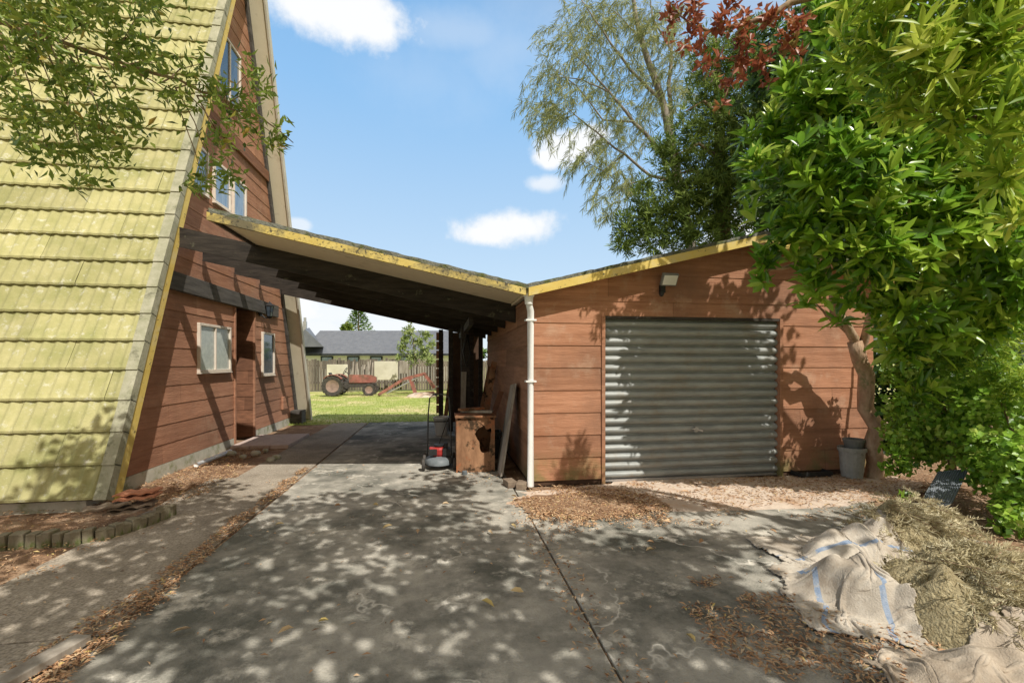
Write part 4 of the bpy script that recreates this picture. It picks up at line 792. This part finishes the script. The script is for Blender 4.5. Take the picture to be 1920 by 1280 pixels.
tree('bronze_leaf_tree', 'bronze red leafed branches hanging in at the top of the view', 'tree', b, [([b, Vector((7,3,3)), Vector((5,3.2,5.2)), W(1480,10,4.4), W(1400,40,4.4), W(1330,60,4.5), W(1260,20,4.5)], .06, .006), ([W(1400,40,4.4), W(1380,120,4.4), W(1355,195,4.4)], .010, .004), ([W(1480,10,4.4), W(1470,90,4.3)], .012, .004)], 'bark', leafcrown(rd_, 11, 7, .09, .044, L_red, False, (.5,1.5), .2, .2))
iv = [(1725,700,5.4,50),(1770,620,5.2,75),(1745,790,5.3,62),(1810,720,5.2,90),(1880,780,4.8,105),(1722,850,5.5,38),(1775,830,5.4,55),(1885,880,4.7,75),(1910,970,4.1,50),(1700,640,5.6,36),(1930,880,4.2,80),(1692,870,5.2,26),(1850,850,5.3,60),(1880,950,4.5,24),(1688,760,5.3,36),(1675,700,5.5,28),(1680,830,5.3,34),(1665,870,5.3,18),(1665,790,5.5,18),(1700,930,4.9,10)]
b = G(1790,925)
tree('ivy_plant', 'dense small leafed ivy tumbling to the ground right of the trunk', 'ivy', b, [([b, W(1780,800,5.3), W(1750,680,5.6), W(1720,560,5.8)], .04, .02), ([W(1780,800,5.3), W(1860,800,5)], .03, .015)], 'bark', leafcrown(iv, 80, 6, .068, .058, L_ivy, False, (.6,1.6), .1, .6, .15, tshift=.06))
fs_ = [(1830,630,4.9,60),(1890,620,4.7,65),(1870,700,4.7,55),(1800,670,4.9,40),(1910,720,4.5,55),(1850,560,4.9,40)]
b = G(1900,1010)
tree('fine_leaf_shrub', 'soft fine needled green shrub at the right edge above the ivy', 'shrub', b, [([b, W(1900,800,4.7), W(1870,680,4.8), W(1850,600,4.9)], .03, .01)], 'bark', leafcrown(fs_, 40, 14, .085, .012, L_lance, False, (.4,1.5), .1, .3, tshift=-.12))
ol = [(20,30,50),(90,60,60),(180,40,55),(260,60,42),(40,120,42),(130,140,52),(220,130,42),(300,120,40),(60,225,34),(120,220,46),(190,210,42),(250,225,36),(90,285,32),(150,275,40),(210,280,28),(165,330,20),(330,190,22),(400,165,20),(440,200,30),(490,170,20),(470,235,30),(530,262,22),(420,262,24),(400,310,22),(388,350,20),(440,335,14),(375,120,18),(480,130,12),(150,-10,60),(280,0,45),(40,-20,60),(20,190,30)]
def ol_crown(t):
    P, Dd = [], []
    for px,py,r in ol:
        dd_ = 2.6+px/1400
        for _ in range(int(6+r*r/120)):
            P.append(W(px+random.gauss(0,r*.5), py+random.gauss(0,r*.5), dd_+random.uniform(-.25,.25))); Dd.append((random.gauss(.5,.7), random.gauss(0,.6), random.gauss(0,.5)))
    P, Dd, Nn = rosettes(np.array(P), np.array(Dd), 7, (.4,1.5)); k = len(P)
    leaves('crown', P, Dd, Nn+np.array([0,0,.5]), R.uniform(.045,.085,k), R.uniform(.018,.028,k), L_olive, t, np.clip(R.normal(.42,.2,k),0,1), .1, .2)
tw = []
for px,py,r in ol:
    a = min(max(px-70,-60),420); tw.append(([W(a, 40+a*.38, 2.6+a/1400), W((a+px)/2, (40+a*.38+py)/2-8, 2.6+px/1400), W(px,py,2.6+px/1400)], .005, .0015))
tree('olive_leaf_tree', 'small leafed olive green branches hanging across the tiled roof', 'tree', Vector((-4.6,-.6,0)), [([Vector((-4.6,-.6,0)), Vector((-4.4,-.3,2.2)), Vector((-3.9,.8,3.6))], .14, .05), ([Vector((-3.9,.8,3.6)), W(-60,20,2.6)], .04, .018), ([W(-60,20,2.6), W(100,75,2.67), W(250,120,2.78), W(380,175,2.87), W(480,210,2.94), W(550,268,3)], .014, .003)]+tw, 'bark', ol_crown)
def shade_crown(t):
    P = []; 
    def put(n, x0,x1,y0,y1,acc=None):
        k = 0
        while k < n:
            x, y = random.uniform(x0,x1), random.uniform(y0,y1)
            if acc and not acc(x,y): continue
            z = random.uniform(4.1,4.9)+(.8 if y > 4.4 else 0); k += 1
            P.append((x-SA*z, y-SB*z, z))
    put(1060, -4.4, 1.1, .4, 6.2, lambda x,y: nz(x,y,1.1,5) > -.42 and not (x > .3 and y > 4.0) and not (x > -2.6 and x < -.2 and y > 5.5))
    put(215, 1.0, 2.1, .4, 3.8, lambda x,y: nz(x,y,1.0,8) > -.35)
    put(26, 2.1, 3.8, 3.5, 4.0)
    put(44, 2.1, 4.1, 6.7, 7.6, lambda x,y: nz(x,y,1.2,3) > -.1)
    c = np.array(P); m = 8; k = len(c)*m
    P3 = (c[:,None]+R.normal(size=(len(c),m,3))*np.array([.15,.15,.10])).reshape(-1,3); an = R.uniform(0,6.28,k)
    leaves('crown', P3, np.stack([np.cos(an),np.sin(an),R.normal(-.1,.25,k)],1), np.array([SA*-1,-SB,1.2])+R.normal(0,.35,(k,3)), R.uniform(.12,.19,k), R.uniform(.07,.105,k), L_shade, t)
b = Vector((4.6,-4.6,0)); cB = Vector((3.6,-3.4,3.8))
sl_ = [([b, Vector((4.4,-4.4,2)), cB], .22, .15)]+[([cB, cB.lerp(Vector(e), .5)+Vector((0,0,.4)), Vector(e)], .07, .012) for e in ((-1.2,-2,5.0),(-.8,.2,5.0),(1.2,1.4,5.3),(3,-.5,5.0),(1.5,-2.6,4.8),(4,1.2,5.6))]
tree('shade_tree', 'broad leafed tree spreading over the near driveway and casting dappled shade', 'tree', b, sl_, 'bark', shade_crown)
b = W(776,722,21.5); b.z = 0
sm = [(765,620,21.5,16),(785,640,21.5,18),(755,650,21.5,16),(775,670,21.5,18),(795,660,21.5,16),(800,625,21.5,12),(748,670,21.5,10),(770,600,21.5,7),(808,645,21.5,12),(806,675,21.5,14),(760,635,21.5,14)]
tree('young_tree', 'small pale leafed young tree in front of the fence right of the loader', 'tree', b, [([b, W(777,680,21.5), W(775,640,21.5), W(770,605,21.5)], .05, .02), ([W(777,690,21.5), W(795,650,21.5)], .03, .01), ([W(777,680,21.5), W(755,645,21.5)], .03, .01)], 'bark_grey', leafcrown(sm, 300, 6, .17, .08, L_pale, shell=.1))
d0 = 62; b = W(672,690,d0); b.z = 0
def pine(t):
    P, Dd = [], []
    for i in range(13):
        py = 574+i*4.0; rr = 1.2+i*1.05*1.1
        for k in range(9):
            a = 6.283*k/9+i; c = np.array(W(672,py,d0)); v = np.array([math.cos(a),math.sin(a),.12]); Lb = rr*.12+.1
            for s in np.linspace(.1,1,8): P.append(c+v*Lb*s*1.0); Dd.append(v+R.normal(0,.25,3))
    P, Dd = np.array(P), np.array(Dd); k = len(P); leaves('crown', P, Dd, R.normal(size=(k,3))+np.array([0,0,1]), .4, .2, L_dark, t)
tree('norfolk_pine_tree', 'tiered symmetrical pine standing far beyond the neighbouring roof', 'tree', b, [([b, W(672,572,d0)], .25, .05)], 'bark', pine)
b = W(650,690,58); b.z = 0
tree('round_tree', 'small rounded dark tree left of the tiered pine in the distance', 'tree', b, [([b, W(650,625,58), W(650,605,58)], .2, .1)], 'bark', leafcrown([(649,611,58,8),(643,616,58,6),(655,615,58,7)], 1500, 6, .4, .2, L_con, shell=.2))
hb_ = thing('distant_hedge', 'dark row of trees on the skyline right of the neighbouring roof', 'hedge', W(850,700,40))
leafcrown([(820+i*40, 668, 40, 26) for i in range(16)]+[(300+i*40,668,60,18) for i in range(8)], 100, 7, .6, .3, L_dark, shell=.3)(hb_)

# ================================================================ SKY, SUN, CAMERA
w = bpy.data.worlds.new('World'); scn.world = w; w.use_nodes = True; t = w.node_tree; N, L = t.nodes, t.links; N.clear()
sd = Vector((-SA,-SB,1)).normalized(); el = math.asin(sd.z); az = math.atan2(sd.x, sd.y)
sky = N.new('ShaderNodeTexSky'); sky.sky_type = 'NISHITA'; sky.sun_disc = False; sky.sun_elevation = el; sky.sun_rotation = az; sky.air_density = 1.0; sky.dust_density = .6; sky.ozone_density = 1.6
tc = N.new('ShaderNodeTexCoord')
def mth(op, a, b=None, clamp=False):
    m = N.new('ShaderNodeMath'); m.operation = op; m.use_clamp = clamp
    for i, v in enumerate((a,b)):
        if v is None: continue
        if isinstance(v, (int,float)): m.inputs[i].default_value = v
        else: L.new(v, m.inputs[i])
    return m.outputs[0]
nzn = N.new('ShaderNodeTexNoise'); nzn.inputs['Scale'].default_value = 9; nzn.inputs['Detail'].default_value = 9; nzn.inputs['Roughness'].default_value = .62; L.new(tc.outputs['Generated'], nzn.inputs['Vector'])
nfac = mth('MULTIPLY', mth('SUBTRACT', nzn.outputs['Fac'], .5), 2.6)
tot = None
def cloud(px, py, rx, ry, soft=.9, amt=1.0):
    global tot
    f_ = (W(px,py,1)-Vector((0,0,EH))); cN = f_.normalized(); t1 = Vector((cN.y,-cN.x,0)).normalized(); t2 = t1.cross(cN) if t1.cross(cN).z > 0 else cN.cross(t1)
    k = 1/f_.length; a, b_ = rx/FP*k, ry/FP*k
    sb = N.new('ShaderNodeVectorMath'); sb.operation = 'SUBTRACT'; L.new(tc.outputs['Generated'], sb.inputs[0]); sb.inputs[1].default_value = cN
    outs = []
    for ax_, s in ((t1,a),(t2,b_),(cN,.5)):
        dn = N.new('ShaderNodeVectorMath'); dn.operation = 'DOT_PRODUCT'; L.new(sb.outputs[0], dn.inputs[0]); dn.inputs[1].default_value = ax_/s; outs.append(mth('POWER', mth('ABSOLUTE', dn.outputs['Value']), 2.0))
    r = mth('SQRT', mth('ADD', mth('ADD', outs[0], outs[1]), outs[2])); r = mth('ADD', r, nfac)
    mr = N.new('ShaderNodeMapRange'); mr.interpolation_type = 'SMOOTHSTEP'; mr.inputs['From Min'].default_value = 1.0+soft/2; mr.inputs['From Max'].default_value = 1.0-soft/2; mr.inputs['To Max'].default_value = amt; L.new(r, mr.inputs['Value'])
    tot = mr.outputs[0] if tot is None else mth('MAXIMUM', tot, mr.outputs[0])
for a in ((640,20,115,48),(700,55,60,28),(570,15,50,35),(952,425,88,28),(910,438,55,20),(1065,275,60,30),(1030,295,30,18),(1110,258,40,22),(1020,345,30,13,1.1,.7),(560,420,18,10,.9,.6),(650,590,110,22,1.4,.8),(730,612,90,16,1.4,.8),(590,615,60,20,1.4,.8),(860,60,110,26,2.2,.25),(960,90,80,50,2.2,.2),(800,150,90,50,2.2,.12),(400,560,200,50),(1500,420,200,60),(-300,300,300,80),(2400,350,300,90)): cloud(*a)
sx = N.new('ShaderNodeSeparateXYZ'); L.new(tc.outputs['Generated'], sx.inputs[0])
hz = ramp(N, [(0.0, (5.6,6.1,6.5)), (.18, (3.9,5.2,6.5)), (.5, (2.1,4.0,6.4)), (.75, (1.3,3.0,5.5)), (1.0, (1.0,2.2,4.0))]); L.new(mth('ABSOLUTE', sx.outputs['Z']), hz.inputs[0])
m1 = N.new('ShaderNodeMix'); m1.data_type = 'RGBA'; m1.inputs[0].default_value = .88; L.new(sky.outputs[0], m1.inputs[6]); L.new(hz.outputs[0], m1.inputs[7])
dn = N.new('ShaderNodeVectorMath'); dn.operation = 'DOT_PRODUCT'; L.new(tc.outputs['Generated'], dn.inputs[0]); dn.inputs[1].default_value = sd
mr = N.new('ShaderNodeMapRange'); mr.inputs['From Min'].default_value = .05; mr.inputs['From Max'].default_value = .7; L.new(dn.outputs['Value'], mr.inputs['Value'])
m2 = N.new('ShaderNodeMix'); m2.data_type = 'RGBA'; L.new(mr.outputs[0], m2.inputs[0]); L.new(m1.outputs[2], m2.inputs[6]); m2.inputs[7].default_value = (5.7,4.9,3.9,1)
bg = N.new('ShaderNodeBackground'); mul = N.new('ShaderNodeMix'); mul.data_type = 'RGBA'
L.new(tot, mul.inputs[0]); L.new(m2.outputs[2], mul.inputs[6]); mul.inputs[7].default_value = (6.6,6.7,6.8,1)
L.new(mul.outputs[2], bg.inputs[0]); bg.inputs[1].default_value = .15
ow = N.new('ShaderNodeOutputWorld'); L.new(bg.outputs[0], ow.inputs[0])
sn = bpy.data.lights.new('sun', 'SUN'); sn.energy = 5.0; sn.angle = math.radians(.5); sn.color = (1,.95,.86)
so = bpy.data.objects.new('sun', sn); C.objects.link(so); so.rotation_euler = sd.to_track_quat('Z','Y').to_euler()
cd = bpy.data.cameras.new('camera'); cd.lens = 16.0; cd.sensor_width = 36; cd.shift_y = 38/1920; cd.clip_end = 2000; cd.clip_start = .05
co = bpy.data.objects.new('camera', cd); C.objects.link(co); co.location = (0,0,EH); co.rotation_euler = (math.radians(90),0,-TH); scn.camera = co
scn.view_settings.view_transform = 'Standard'; scn.view_settings.look = 'None'; scn.view_settings.exposure = 0
